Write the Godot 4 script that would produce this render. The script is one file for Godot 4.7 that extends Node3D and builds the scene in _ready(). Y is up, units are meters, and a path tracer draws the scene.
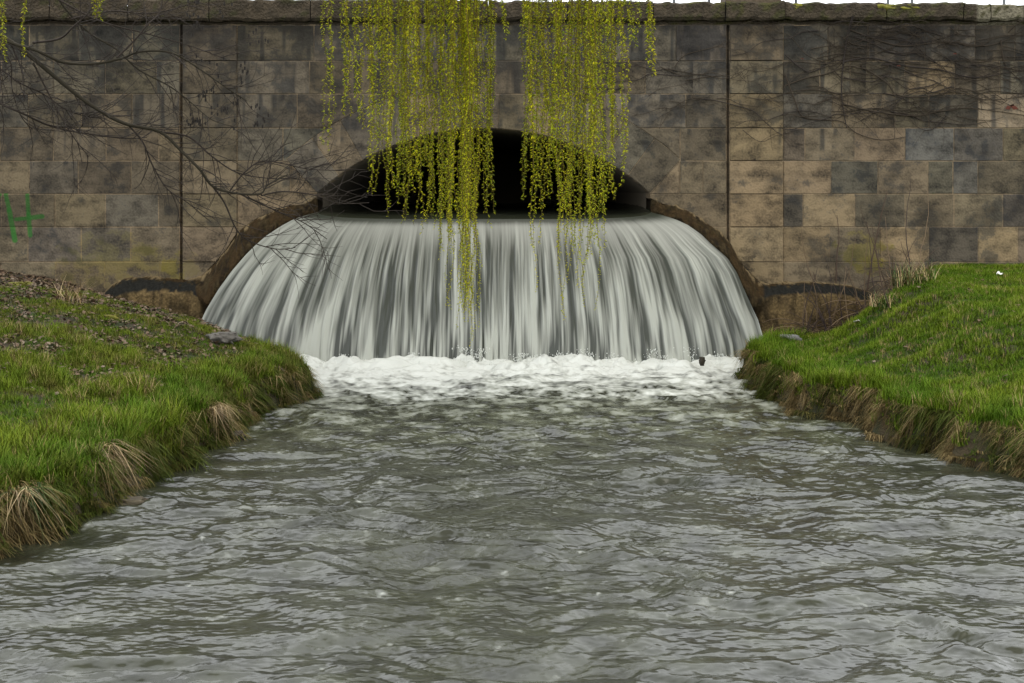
extends Node3D
# A stone bridge wall with a wide weir fall, a stream between grass banks, hanging willow shoots.
# World: y up, still water at y = 0, wall face at z = 0, the camera looks along -z from z = 20.
const F := 1460.0      # focal length in pixels of the 1024 x 683 picture
const EYE := 2.29      # eye height over the water
const DIST := 20.0     # eye to wall face
const HOR := 190.0     # picture row of the horizon
var rng := RandomNumberGenerator.new()
var noise_a := FastNoiseLite.new()
var noise_b := FastNoiseLite.new()
var noise_c := FastNoiseLite.new()

class MB:
	var v := PackedVector3Array()
	var n := PackedVector3Array()
	var c := PackedColorArray()
	var u := PackedVector2Array()
	var i := PackedInt32Array()
	func vert(p: Vector3, nn: Vector3, col := Color.WHITE, uv := Vector2.ZERO) -> int:
		v.append(p); n.append(nn); c.append(col); u.append(uv)
		return v.size() - 1
	func tri(a: int, b: int, d: int) -> void:
		var f := (v[d] - v[a]).cross(v[b] - v[a])
		if f.dot(n[a] + n[b] + n[d]) < 0.0:
			i.append(a); i.append(d); i.append(b)
		else:
			i.append(a); i.append(b); i.append(d)
	func flat(a: Vector3, b: Vector3, d: Vector3, out: Vector3, col := Color.WHITE, ua := Vector2.ZERO, ub := Vector2.ZERO, ud := Vector2.ZERO) -> void:
		var f := (d - a).cross(b - a)
		if f.length_squared() < 1e-16:
			return
		f = f.normalized()
		var turn := f.dot(out) < 0.0
		if turn:
			f = -f
		var k := vert(a, f, col, ua)
		vert(b, f, col, ub); vert(d, f, col, ud)
		i.append(k)
		if turn:
			i.append(k + 2); i.append(k + 1)
		else:
			i.append(k + 1); i.append(k + 2)
	func quad(a: Vector3, b: Vector3, d: Vector3, e: Vector3, out: Vector3, col := Color.WHITE) -> void:
		flat(a, b, d, out, col); flat(a, d, e, out, col)
	func box(lo: Vector3, hi: Vector3, col := Color.WHITE) -> void:
		var p := []
		for k in 8:
			p.append(Vector3(hi.x if k & 1 else lo.x, hi.y if k & 2 else lo.y, hi.z if k & 4 else lo.z))
		quad(p[0], p[1], p[3], p[2], Vector3.FORWARD, col); quad(p[4], p[5], p[7], p[6], Vector3.BACK, col)
		quad(p[0], p[2], p[6], p[4], Vector3.LEFT, col); quad(p[1], p[3], p[7], p[5], Vector3.RIGHT, col)
		quad(p[0], p[1], p[5], p[4], Vector3.DOWN, col); quad(p[2], p[3], p[7], p[6], Vector3.UP, col)
	func tube(path: PackedVector3Array, r0: float, r1: float, sides := 5, col := Color.WHITE) -> void:
		var m := path.size()
		if m < 2:
			return
		var first := v.size()
		var x := Vector3.ZERO
		for k in m:
			var d := (path[mini(k + 1, m - 1)] - path[maxi(k - 1, 0)]).normalized()
			if k == 0:
				x = d.cross(Vector3(0.31, 0.2, 0.93)).normalized()
			x = (x - d * x.dot(d)).normalized()
			var y := d.cross(x)
			var r := lerpf(r0, r1, float(k) / (m - 1))
			for s in sides:
				var a := TAU * s / sides
				var o := x * cos(a) + y * sin(a)
				vert(path[k] + o * r, o, col, Vector2(float(s) / sides, float(k) * 0.2))
		for k in m - 1:
			for s in sides:
				var a := first + k * sides + s
				var b := first + k * sides + (s + 1) % sides
				tri(a, b, a + sides); tri(b, b + sides, a + sides)
	func mesh() -> ArrayMesh:
		var arr := []
		arr.resize(Mesh.ARRAY_MAX)
		arr[Mesh.ARRAY_VERTEX] = v; arr[Mesh.ARRAY_NORMAL] = n; arr[Mesh.ARRAY_COLOR] = c
		arr[Mesh.ARRAY_TEX_UV] = u; arr[Mesh.ARRAY_INDEX] = i
		var m := ArrayMesh.new()
		m.add_surface_from_arrays(Mesh.PRIMITIVE_TRIANGLES, arr)
		return m
	func grid_normals(first: int, cols: int, rows: int, up: Vector3) -> void:
		for r in rows:
			for q in cols:
				var a := v[first + r * cols + mini(q + 1, cols - 1)] - v[first + r * cols + maxi(q - 1, 0)]
				var b := v[first + mini(r + 1, rows - 1) * cols + q] - v[first + maxi(r - 1, 0) * cols + q]
				var f := a.cross(b)
				if f.dot(up) < 0:
					f = -f
				n[first + r * cols + q] = f.normalized()
	func grid_faces(first: int, cols: int, rows: int) -> void:
		for r in rows - 1:
			for q in cols - 1:
				var a := first + r * cols + q
				tri(a, a + 1, a + cols); tri(a + 1, a + cols + 1, a + cols)

func P(px: float, py: float, d := DIST) -> Vector3:
	return Vector3((px - 512.0) * d / F, EYE - (py - HOR) * d / F, DIST - d)
func W2(px: float, py: float) -> Vector2:
	return Vector2((px - 512.0) * DIST / F, EYE - (py - HOR) * DIST / F)
func lin(r: float, g: float, b: float) -> Color:
	return Color(r, g, b).linear_to_srgb()
func interp(t: Array, x: float) -> float:      # t: [[x, y], ...] with x rising
	if x <= t[0][0]:
		return t[0][1]
	for k in range(1, t.size()):
		if x <= t[k][0]:
			return lerpf(t[k - 1][1], t[k][1], (x - t[k - 1][0]) / (t[k][0] - t[k - 1][0]))
	return t[-1][1]
func tag(o: Node3D, label: String, category: String, group := "") -> Node3D:
	o.set_meta("label", label); o.set_meta("category", category)
	if group:
		o.set_meta("group", group)
	return o
func kind(o: Node3D, k: String, label := "", category := "") -> Node3D:
	o.set_meta("kind", k)
	if label:
		o.set_meta("label", label)
	if category:
		o.set_meta("category", category)
	return o
func put(called: String, mb, m: Material, parent: Node3D = self) -> MeshInstance3D:
	var o := MeshInstance3D.new()
	o.name = called
	o.mesh = mb.mesh() if mb is MB else mb
	o.material_override = m
	parent.add_child(o, true)
	return o
func base(called: String, at := Vector3.ZERO) -> Node3D:
	var o := Node3D.new()
	o.name = called
	o.position = at
	add_child(o, true)
	return o
func shift(mb: MB, by: Vector3) -> MB:
	for k in mb.v.size():
		mb.v[k] += by
	return mb
func mat(col := Color.WHITE, rough := 0.9, vertex := true) -> StandardMaterial3D:
	var m := StandardMaterial3D.new()
	m.albedo_color = col; m.roughness = rough; m.vertex_color_use_as_albedo = vertex
	return m
func fnoise(seed_: int, freq: float, octaves := 3) -> FastNoiseLite:
	var f := FastNoiseLite.new()
	f.noise_type = FastNoiseLite.TYPE_SIMPLEX_SMOOTH
	f.seed = seed_; f.frequency = freq
	f.fractal_type = FastNoiseLite.FRACTAL_FBM; f.fractal_octaves = octaves
	return f
func bytes_of(seed_: int, freq: float, octaves: int, w: int, h: int) -> PackedByteArray:
	return fnoise(seed_, freq, octaves).get_image(w, h, false, false, false).get_data()
func tex(img: Image) -> ImageTexture:
	return ImageTexture.create_from_image(img)
func noise_tex(seed_: int, freq: float, octaves: int, size: int, lo: Color, hi: Color) -> ImageTexture:
	var im := fnoise(seed_, freq, octaves).get_seamless_image(size, size, false, false, 0.15, true)
	var src := im.get_data()
	var out := PackedByteArray()
	out.resize(size * size * 3)
	for k in size * size:
		var col := lo.lerp(hi, src[k] / 255.0)
		out[k * 3] = col.r8; out[k * 3 + 1] = col.g8; out[k * 3 + 2] = col.b8
	return tex(Image.create_from_data(size, size, false, Image.FORMAT_RGB8, out))
func grey_tex(seed_: int, freq: float, octaves: int, size: int) -> ImageTexture:
	return tex(fnoise(seed_, freq, octaves).get_seamless_image(size, size, false, false, 0.15, true))

# ------------------------------------------------------------------ camera, sky, sun
func set_view() -> void:
	var cam := Camera3D.new()
	cam.name = "camera"
	add_child(cam)
	cam.position = Vector3(0, EYE, DIST)
	cam.near = 0.1; cam.far = 400.0
	cam.projection = Camera3D.PROJECTION_FRUSTUM
	cam.size = 0.1 * 683.0 / F
	cam.frustum_offset = Vector2(0, -(341.5 - HOR) / F * 0.1)
	cam.current = true
	var sm := ProceduralSkyMaterial.new()
	sm.sky_top_color = Color(0.98, 0.99, 1.0)
	sm.sky_horizon_color = Color(0.97, 0.98, 1.0)
	sm.sky_curve = 0.2
	sm.ground_bottom_color = Color(0.2, 0.2, 0.16)
	sm.ground_horizon_color = Color(0.3, 0.32, 0.28)
	sm.sun_angle_max = 1.0
	var sky := Sky.new()
	sky.sky_material = sm
	var env := Environment.new()
	env.background_mode = Environment.BG_SKY
	env.sky = sky
	env.background_energy_multiplier = 1.15
	env.tonemap_mode = Environment.TONE_MAPPER_LINEAR
	env.tonemap_exposure = 2.1
	env.sdfgi_enabled = true; env.ssao_enabled = true; env.ssil_enabled = true
	var we := WorldEnvironment.new()
	we.name = "environment"
	we.environment = env
	add_child(we)
	var sun := DirectionalLight3D.new()
	sun.name = "sun"
	sun.light_energy = 0.2
	sun.light_angular_distance = 40.0
	sun.light_color = Color(1.0, 0.98, 0.94)
	sun.shadow_enabled = true
	sun.rotation_degrees = Vector3(-62, 25, 0)
	add_child(sun)

# ------------------------------------------------------------------ the wall
const COURSES := [25.2, 61.0, 94.0, 128.0, 161.0, 194.0, 227.0, 262.0, 297.0, 331.0, 366.0]
const CX := 483.5
# outline of the wall's lower edge beside the fall (A) and of the fall itself (B), picture pixels at the wall's distance
const LEFT_A := [[97, 300], [105, 292], [113, 284], [125, 278], [148, 276.5], [167, 278], [179, 280], [188, 280], [202, 276], [216, 262], [227, 249], [237, 233], [246, 226], [256, 219], [270, 213], [287, 206], [302, 205], [317, 197]]
const LEFT_B := [[97, 309], [106, 304], [116, 300], [127, 297], [146, 295], [165, 295], [179, 295], [191, 296], [208, 305], [219, 289], [232, 271], [246, 255], [256, 245], [266, 236], [281, 226], [294, 219], [306, 215], [318, 212]]
const RIGHT_A := [[880, 300], [868, 292], [850, 286], [830, 284], [810, 282], [795, 283], [782, 282], [768, 284], [757.5, 280], [744, 268], [737, 256], [729, 242], [721, 233], [704, 222], [691, 213], [677, 207], [663, 204], [650, 198]]
const RIGHT_B := [[880, 309], [868, 304], [850, 299], [830, 297], [810, 296], [795, 297], [783, 298], [772, 299], [754, 309], [746, 292], [738, 273], [728, 258], [711, 243.5], [701, 234], [688, 225], [675, 219], [662, 215], [651, 212]]
const PLINTH_COLUMNS := 8
const EDGE_L := [[212, 318], [215, 306], [219, 294], [226, 281], [236, 266], [245, 256], [255, 246], [271, 232], [289, 219], [309, 207], [328, 198], [350, 191], [376, 186]]
const EDGE_R := [[212, 651], [215, 662], [219, 675], [225, 688], [234, 701], [243.5, 711], [258, 728], [273, 738], [292, 746], [309, 753], [320, 758], [345, 765], [376, 771]]
var arc_r := 0.0
var arc_c := Vector2.ZERO
var arc_a := 0.0
var ring := 0.62
var stain_mat: StandardMaterial3D

func arch_setup() -> void:
	var crown := W2(CX, 128)
	var corner := W2(650, 193)
	var half := corner.x - crown.x
	var rise := crown.y - corner.y
	arc_r = (half * half + rise * rise) / (2 * rise)
	arc_c = Vector2(crown.x, crown.y - arc_r)
	arc_a = asin(half / arc_r)
func arc_pt(a: float, r: float) -> Vector2:
	return arc_c + Vector2(sin(a), cos(a)) * r
func opening() -> PackedVector2Array:
	var o := PackedVector2Array()
	o.append(W2(196, 470))
	o.append(W2(202, 296))
	for k in range(8, LEFT_A.size()):
		o.append(W2(LEFT_A[k][0], LEFT_A[k][1]))
	for k in 33:
		o.append(arc_pt(lerpf(-arc_a, arc_a, k / 32.0), arc_r))
	for k in range(RIGHT_A.size() - 1, 7, -1):
		o.append(W2(RIGHT_A[k][0], RIGHT_A[k][1]))
	o.append(W2(758, 300))
	o.append(W2(764, 470))
	return o
var uv_slide := 0.0     # each block is cut from another bit of the same bed
func wall_uv(p: Vector3) -> Vector2:
	return Vector2((p.x + 9.0) / 18.0 + uv_slide, (5.2 - p.y) / 5.2)
func stone(poly_in: PackedVector2Array, z: float, deep: float, bevel: float, col: Color, wonky := 0.006) -> MB:
	var poly := poly_in.duplicate()
	if Geometry2D.is_polygon_clockwise(poly):
		poly.reverse()
	var mb := MB.new()
	var m := poly.size()
	var inner := PackedVector2Array()
	for k in m:
		var a := (poly[k] - poly[(k + m - 1) % m]).normalized()
		var b := (poly[(k + 1) % m] - poly[k]).normalized()
		var na := Vector2(-a.y, a.x)
		var nb := Vector2(-b.y, b.x)
		var dir := (na + nb)
		dir = dir / maxf(0.5, dir.length_squared() * 0.5)
		inner.append(poly[k] + dir * bevel)
	var idx := Geometry2D.triangulate_polygon(inner)
	var cen := Vector2.ZERO
	for q in poly:
		cen += q / m
	var tilt := Vector2(rng.randf_range(-wonky, wonky), rng.randf_range(-wonky, wonky))
	var f := func(q: Vector2) -> Vector3: return Vector3(q.x, q.y, z + (q - cen).dot(tilt))
	for k in range(0, idx.size(), 3):
		var t: Array = [f.call(inner[idx[k]]), f.call(inner[idx[k + 1]]), f.call(inner[idx[k + 2]])]
		mb.flat(t[0], t[1], t[2], Vector3.BACK, col, wall_uv(t[0]), wall_uv(t[1]), wall_uv(t[2]))
	for k in m:
		var q := (k + 1) % m
		var e := poly[q] - poly[k]
		var out := Vector3(e.y, -e.x, 0)
		var a1 := Vector3(poly[k].x, poly[k].y, z - bevel); var b1 := Vector3(poly[q].x, poly[q].y, z - bevel)
		var a0: Vector3 = f.call(inner[k]); var b0: Vector3 = f.call(inner[q])
		var a2 := Vector3(poly[k].x, poly[k].y, z - deep); var b2 := Vector3(poly[q].x, poly[q].y, z - deep)
		for t in [[a0, b0, b1], [a0, b1, a1], [a1, b1, b2], [a1, b2, a2]]:
			mb.flat(t[0], t[1], t[2], out + Vector3(0, 0, 0.3), col, wall_uv(t[0]), wall_uv(t[1]), wall_uv(t[2]))
	return mb
func rect(x0: float, x1: float, y0: float, y1: float, joint := 0.006) -> PackedVector2Array:
	var a := W2(x0, y0); var b := W2(x1, y1)
	return PackedVector2Array([Vector2(a.x + joint, b.y + joint), Vector2(b.x - joint, b.y + joint), Vector2(b.x - joint, a.y - joint), Vector2(a.x + joint, a.y - joint)])

const TONES := {
	"tan": [0.262, 0.196, 0.112], "pink": [0.25, 0.18, 0.11], "brown": [0.192, 0.151, 0.094], "umber": [0.142, 0.115, 0.075],
	"dark": [0.1, 0.086, 0.063], "blue": [0.145, 0.134, 0.11], "grey": [0.155, 0.132, 0.094], "pale": [0.31, 0.245, 0.155],
}
func tone(nm: String) -> Color:
	var t: Array = TONES[nm]
	var k := rng.randf_range(0.88, 1.12)
	return Color(t[0] * k * rng.randf_range(0.97, 1.03), t[1] * k, t[2] * k * rng.randf_range(0.95, 1.05))

func stretched(seed_: int, freq: float, octaves: int, w: int, h: int, sw: int, sh: int) -> PackedByteArray:
	var im := fnoise(seed_, freq, octaves).get_image(sw, sh, false, false, false)
	im.resize(w, h, Image.INTERPOLATE_CUBIC)
	return im.get_data()
func make_stain() -> void:
	var w := 1720
	var h := 497
	var s := w / 18.0                              # pixels per metre
	var fine := bytes_of(11, 0.3, 2, w, h)
	var mid := stretched(12, 0.05, 5, w, h, w * 3 / 4, h)
	var big := bytes_of(13, 0.011, 4, w, h)
	var patch := bytes_of(14, 0.017, 5, w, h)
	var runs := stretched(15, 0.055, 3, w, h, w, 34)       # vertical runs of dirt
	var layer := stretched(16, 0.09, 3, w, h, w / 7, h)   # bedding of the sandstone
	var data := PackedByteArray(); data.resize(w * h * 3)
	var bump := PackedByteArray(); bump.resize(w * h)
	var strokes := [[W2(5.5, 194), W2(9, 210), 0.022], [W2(9, 210), W2(14.5, 240), 0.028], [W2(27, 195), W2(28.3, 214), 0.021], [W2(28.3, 214), W2(29.8, 235), 0.024], [W2(16, 219), W2(29, 217.5), 0.019], [W2(29, 217.5), W2(42, 216), 0.024], [W2(-9, 212), W2(-1, 194), 0.022]]
	for y in h:
		var wy := 5.2 - y / s
		var py := HOR - (wy - EYE) * F / DIST
		for x in w:
			var k := y * w + x
			var wx := x / s - 9.0
			var px := 512.0 + wx * F / DIST
			var fi := (fine[k] - 127) / 127.0
			var mi := (mid[k] - 127) / 127.0
			var g := 0.74 + fi * 0.3 + mi * 0.5 + (big[k] - 127) / 127.0 * 0.45 + (layer[k] - 127) / 127.0 * 0.22
			# weathering crust in mottled patches, denser high up under the coping and on the right
			var thr := 162.0
			if py < 135:
				thr -= (135.0 - py) * 0.58
			if px > 783 and py > 95:
				thr -= 20.0
			var crust := clampf((patch[k] - thr + mi * 70.0 + fi * 40.0) / 38.0, 0.0, 1.0)
			var run := 0.0
			var reach := 60.0 + mi * 30.0 + (big[k] - 127) * 0.9
			if px > 240 and px < 727:
				reach += 55.0
			if py < reach + 24.0:
				run = clampf((runs[k] - 126.0 + fi * 16.0 + mi * 20.0) / 44.0, 0.0, 1.0) * clampf((reach + 24.0 - py + fi * 14.0) / 24.0, 0.0, 1.0)
			var r := g; var gg := g; var b := g
			var dk := maxf(crust * 0.64, run * 0.66)
			r *= 1.0 - dk; gg *= 1.0 - dk * 0.95; b *= 1.0 - dk * 0.85
			# pale lime bloom where the splash dries, above the wet ledge
			if py > 235 and py < 300:
				var d := 1e3
				if px < 330 and px > 100:
					d = edge_gap(LEFT_A, px, py)
				elif px > 640 and px < 880:
					d = edge_gap(RIGHT_A, px, py)
				if d < 22.0:
					var lime := clampf((mid[k] - 118 + (fine[k] - 127) * 0.3) / 26.0, 0.0, 1.0) * clampf((22.0 - d) / 9.0 * (patch[k] / 150.0), 0.0, 1.0)
					r = lerpf(r, 1.0, lime * 0.8); gg = lerpf(gg, 1.0, lime * 0.8); b = lerpf(b, 1.0, lime * 0.75)
			# lichen and algae
			for sp in ([[862, 252, 22, 15, 0.6], [868, 266, 18, 7, 0.55], [173, 270, 8, 15, 0.7], [108, 262, 40, 22, 0.4], [150, 264, 40, 12, 0.3]] if py > 226 and py < 300 else []):
				var e := Vector2((px - sp[0]) / sp[2], (py - sp[1]) / sp[3]).length()
				if e < 1.5:
					var l := clampf(((1.25 - e) * 70.0 + (mid[k] - 127) * 0.9 + (fine[k] - 127) * 0.3) / 40.0, 0.0, 1.0) * float(sp[4])
					r = lerpf(r, 0.86, l * 0.6); gg = lerpf(gg, 0.92, l * 0.6); b = lerpf(b, 0.12, l * 0.75)
			# sprayed green strokes
			if px < 50 and py > 185 and py < 246:
				var here := Vector2(wx, wy)
				for st in strokes:
					var q := Geometry2D.get_closest_point_to_segment(here, st[0], st[1])
					var gap := here.distance_to(q) - float(st[2])
					var cov := clampf(1.15 - gap / 0.014 - fine[k] / 255.0 * 0.5, 0.0, 0.8)
					r = lerpf(r, 0.12, cov); gg = lerpf(gg, 1.0, cov); b = lerpf(b, 0.18, cov)
			data[k * 3] = clampi(int(255 * pow(clampf(r, 0.02, 1), 0.4545)), 0, 255)
			data[k * 3 + 1] = clampi(int(255 * pow(clampf(gg, 0.02, 1), 0.4545)), 0, 255)
			data[k * 3 + 2] = clampi(int(255 * pow(clampf(b, 0.02, 1), 0.4545)), 0, 255)
			bump[k] = clampi(int(fine[k] * 0.45 + mid[k] * 0.4 + 20 - crust * 20.0), 0, 255)
	stain_mat = mat(Color.WHITE, 0.93)
	stain_mat.albedo_texture = tex(Image.create_from_data(w, h, false, Image.FORMAT_RGB8, data))
	stain_mat.heightmap_enabled = true
	stain_mat.heightmap_texture = tex(Image.create_from_data(w, h, false, Image.FORMAT_L8, bump))
	stain_mat.heightmap_scale = 1.6
func edge_gap(t: Array, px: float, py: float) -> float:
	var best := 1e6
	var p := Vector2(px, py)
	for k in range(1, t.size()):
		var q := Geometry2D.get_closest_point_to_segment(p, Vector2(t[k - 1][0], t[k - 1][1]), Vector2(t[k][0], t[k][1]))
		best = minf(best, p.distance_to(q))
	return best

func build_wall() -> void:
	arch_setup()
	make_stain()
	var wall := base("bridge_wall")
	tag(wall, "weathered sandstone bridge wall with a low arch over the weir", "wall")
	var open := opening()
	# mortar bed behind the blocks
	var back := []
	for run in [[-130.0, 180.0], [182.6, 726.6], [729.2, 1160.0]]:
		back.append_array(Geometry2D.clip_polygons(PackedVector2Array([W2(run[0], 420), W2(run[1], 420), W2(run[1], 6), W2(run[0], 6)]), open))
	for poly in back:
		put("mortar_bed", stone(poly, -0.003, 0.75, 0.004, Color(0.27, 0.2, 0.125), 0.0), stain_mat, wall)
	for run in [[178.0, 184.0], [724.0, 732.0]]:
		for poly in Geometry2D.clip_polygons(PackedVector2Array([W2(run[0], 420), W2(run[1], 420), W2(run[1], 10), W2(run[0], 10)]), open):
			put("joint_filling", stone(poly, -0.07, 0.3, 0.004, Color(0.14, 0.105, 0.065), 0.0), stain_mat, wall)
	# arch ring
	var lid := W2(0, 94).y - 0.006
	var roof := PackedVector2Array([Vector2(-9, -3), Vector2(9, -3), Vector2(9, lid), Vector2(-9, lid)])
	var count := 13
	for k in count:
		var a0 := lerpf(-arc_a, arc_a, float(k) / count) + 0.0012
		var a1 := lerpf(-arc_a, arc_a, float(k + 1) / count) - 0.0012
		var p := PackedVector2Array()
		for q in 4:
			p.append(arc_pt(lerpf(a0, a1, q / 3.0), arc_r))
		for q in 4:
			p.append(arc_pt(lerpf(a1, a0, q / 3.0), arc_r + ring))
		for piece in Geometry2D.intersect_polygons(p, roof):
			put("arch_stone", stone(piece, 0.003 + rng.randf() * 0.005, 0.4, 0.007, tone(["grey", "umber", "brown", "grey"][rng.randi() % 4])), stain_mat, wall)
	var sector := PackedVector2Array()
	for k in 41:
		sector.append(arc_pt(lerpf(-arc_a, arc_a, k / 40.0), arc_r + ring + 0.006))
	sector.append(arc_pt(arc_a, arc_r - 0.01)); sector.append(arc_pt(-arc_a, arc_r - 0.01))
	var clip := Geometry2D.intersect_polygons(sector, PackedVector2Array([Vector2(-9, -3), Vector2(9, -3), Vector2(9, lid + 0.012), Vector2(-9, lid + 0.012)]))[0]
	# coursed blocks: [picture columns of the upright joints, tones]
	for r in COURSES.size() - 1:
		var y0: float = COURSES[r]
		var y1: float = COURSES[r + 1]
		var xs := [-126.0]
		var x := -126.0 + (26.0 if r % 2 == 0 else 0.0) + 2.0
		x = (28.0 if r % 2 == 0 else 54.0) - 52.0 * 3
		while x < 168:
			xs.append(x + rng.randf_range(-2.0, 2.0)); x += 52.0
		xs.append(179.8)
		var spans := []
		for k in xs.size() - 1:
			spans.append([xs[k], xs[k + 1], ["brown", "brown", "grey", "umber"][rng.randi() % 4] if r > 2 else ["umber", "grey", "grey", "umber"][rng.randi() % 4], 0.0])
		spans.append([182.8, 237.0, "brown" if r > 3 else "umber", 0.03])
		# between the pilasters
		x = 237.0
		while x < 726.3:
			var nx := x + rng.randf_range(52, 82)
			if x < 250 and r == 3: nx = 283.0
			if 726.4 - nx < 40: nx = 726.4
			if r == 3 and x > 560: nx = 726.4 if x > 650 else 680.0
			if r == 4 and x > 560: nx = 680.0 if x < 670 else (703.0 if x < 700 else 726.4)
			spans.append([x, nx, (["grey", "umber", "grey", "umber"] if r < 4 else ["brown", "brown", "tan", "brown"])[rng.randi() % 4], 0.0])
			x = nx
		spans.append([729.4, 783.0, "brown" if r < 2 else "tan", 0.03])
		var R := {
			0: [[783, "grey"], [828, "umber"], [868, "grey"], [925, "grey"], [975, "umber"], [1015, "dark"]],
			1: [[783, "umber"], [820, "brown"], [850, "umber"], [905, "tan"], [955, "umber"], [1000, "grey"]],
			2: [[783, "grey"], [832, "brown"], [895, "umber"], [929, "dark"], [978, "pale"]],
			3: [[783, "umber"], [805, "brown"], [854, "pink"], [905, "blue"], [954, "blue"], [1003, "brown"]],
			4: [[783, "tan"], [831, "dark"], [878, "brown"], [928, "grey"], [953, "blue"], [978, "umber"]],
			5: [[783, "dark"], [803, "tan"], [855, "umber"], [905, "brown"], [954, "brown"], [1003, "dark"]],
			6: [[783, "tan"], [830, "brown"], [880, "tan"], [929, "dark"], [978, "tan"], [1018, "brown"]],
		}.get(r, [[783, "brown"], [835, "umber"], [880, "brown"], [930, "brown"], [980, "umber"]])
		for k in R.size():
			spans.append([float(R[k][0]), float(R[k + 1][0]) if k + 1 < R.size() else 1046.0, R[k][1], 0.0])
		x = 1046.0
		while x < 1150:
			spans.append([x, x + 54.0, ["brown", "grey", "umber"][rng.randi() % 3], 0.0]); x += 54.0
		for sp in spans:
			var pieces := Geometry2D.clip_polygons(rect(sp[0], sp[1], y0, y1, rng.randf_range(0.004, 0.007)), open)
			for piece in pieces:
				for part in Geometry2D.clip_polygons(piece, clip):
					if part.size() < 3 or Geometry2D.is_polygon_clockwise(part):
						continue
					var area := 0.0
					for q in part.size():
						area += part[q].cross(part[(q + 1) % part.size()])
					if absf(area) < 0.006:
						continue
					uv_slide = rng.randf() if r <= 4 else 0.0
					put("stone_block", stone(part, sp[3] + rng.randf() * 0.007, 0.06 + sp[3], 0.006, tone(sp[2])), stain_mat, wall)
	uv_slide = 0.0
	# coping
	var cm := mat(Color.WHITE, 0.95)
	cm.albedo_texture = noise_tex(31, 0.05, 5, 512, lin(0.45, 0.45, 0.42), Color.WHITE)
	cm.uv1_triplanar = true; cm.uv1_world_triplanar = true; cm.uv1_scale = Vector3(0.7, 0.7, 0.7)
	cm.heightmap_enabled = true; cm.heightmap_texture = grey_tex(32, 0.06, 4, 512); cm.heightmap_scale = 2.5
	var cx := -130.0
	while cx < 1150:
		var w := rng.randf_range(72, 104)
		if cx < 724 and cx + w > 700: w = 724 - cx
		if absf(cx - 724) < 1: w = 59.0
		if cx + w > 988 and cx < 980: w = 988 - cx
		var top := -1.8 + (cx + w * 0.5) / 1024.0 * 6.8 + rng.randf_range(-0.5, 0.5)
		var lo := W2(cx, 21.2 + rng.randf_range(-0.5, 0.5)); var hi := W2(cx + w, top)
		put("coping_stone", coping(lo.x + 0.006, hi.x - 0.006, lo.y, hi.y, 0.13 + (0.03 if absf(cx - 724) < 1 else 0.0)), cm, wall)
		cx += w
	put("neck_mould", coping(-8.7, 8.9, W2(0, 25.0).y, W2(0, 20.8).y, 0.025), cm, wall)
	# wet ledge and plinth beside the fall
	var rm := mat(Color.WHITE, 0.85)
	rm.metallic_specular = 0.25
	rm.albedo_texture = noise_tex(33, 0.07, 5, 512, lin(0.25, 0.25, 0.25), Color.WHITE)
	rm.uv1_triplanar = true; rm.uv1_world_triplanar = true; rm.uv1_scale = Vector3(0.6, 0.6, 0.6)
	rm.heightmap_enabled = true; rm.heightmap_texture = grey_tex(34, 0.07, 5, 512); rm.heightmap_scale = 1.2
	for side in 2:
		put("weir_ledge", ledge(LEFT_A if side == 0 else RIGHT_A, LEFT_B if side == 0 else RIGHT_B, 1.0 if side == 0 else -1.0), rm, wall)
	# tunnel behind the arch
	var tm := mat(lin(0.125, 0.103, 0.07), 0.9, false)
	var tb := MB.new()
	var x0 := arc_pt(-arc_a, arc_r).x
	var x1 := arc_pt(arc_a, arc_r).x
	var zb := -14.0
	var ys := arc_pt(arc_a, arc_r).y
	for k in 32:
		var a := arc_pt(lerpf(-arc_a, arc_a, k / 32.0), arc_r - 0.002); var b := arc_pt(lerpf(-arc_a, arc_a, (k + 1) / 32.0), arc_r - 0.002)
		tb.quad(Vector3(a.x, a.y, -0.38), Vector3(b.x, b.y, -0.38), Vector3(b.x, b.y, zb), Vector3(a.x, a.y, zb), Vector3(0, -1, 0))
	tb.quad(Vector3(x0, ys, -0.6), Vector3(x0, ys, zb), Vector3(x0, 0.5, zb), Vector3(x0, 0.5, -0.6), Vector3.RIGHT)
	tb.quad(Vector3(x1, ys, -0.6), Vector3(x1, ys, zb), Vector3(x1, 0.5, zb), Vector3(x1, 0.5, -0.6), Vector3.LEFT)
	tb.quad(Vector3(x0, 0.5, zb), Vector3(x1, 0.5, zb), Vector3(x1, 3.4, zb), Vector3(x0, 3.4, zb), Vector3.BACK)
	put("tunnel_vault", tb, tm, wall)
	# solid bridge body round the tunnel, closed against daylight
	var bb := MB.new()
	bb.box(Vector3(-9.2, -0.6, -16.0), Vector3(x0 - 0.02, 4.6, -0.76)); bb.box(Vector3(x1 + 0.02, -0.6, -16.0), Vector3(9.3, 4.6, -0.76))
	bb.box(Vector3(x0 - 0.02, 3.2, -16.0), Vector3(x1 + 0.02, 4.6, -0.76)); bb.box(Vector3(x0 - 0.02, -0.6, -16.0), Vector3(x1 + 0.02, 3.2, -14.1))
	put("bridge_body", bb, tm, wall)

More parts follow.
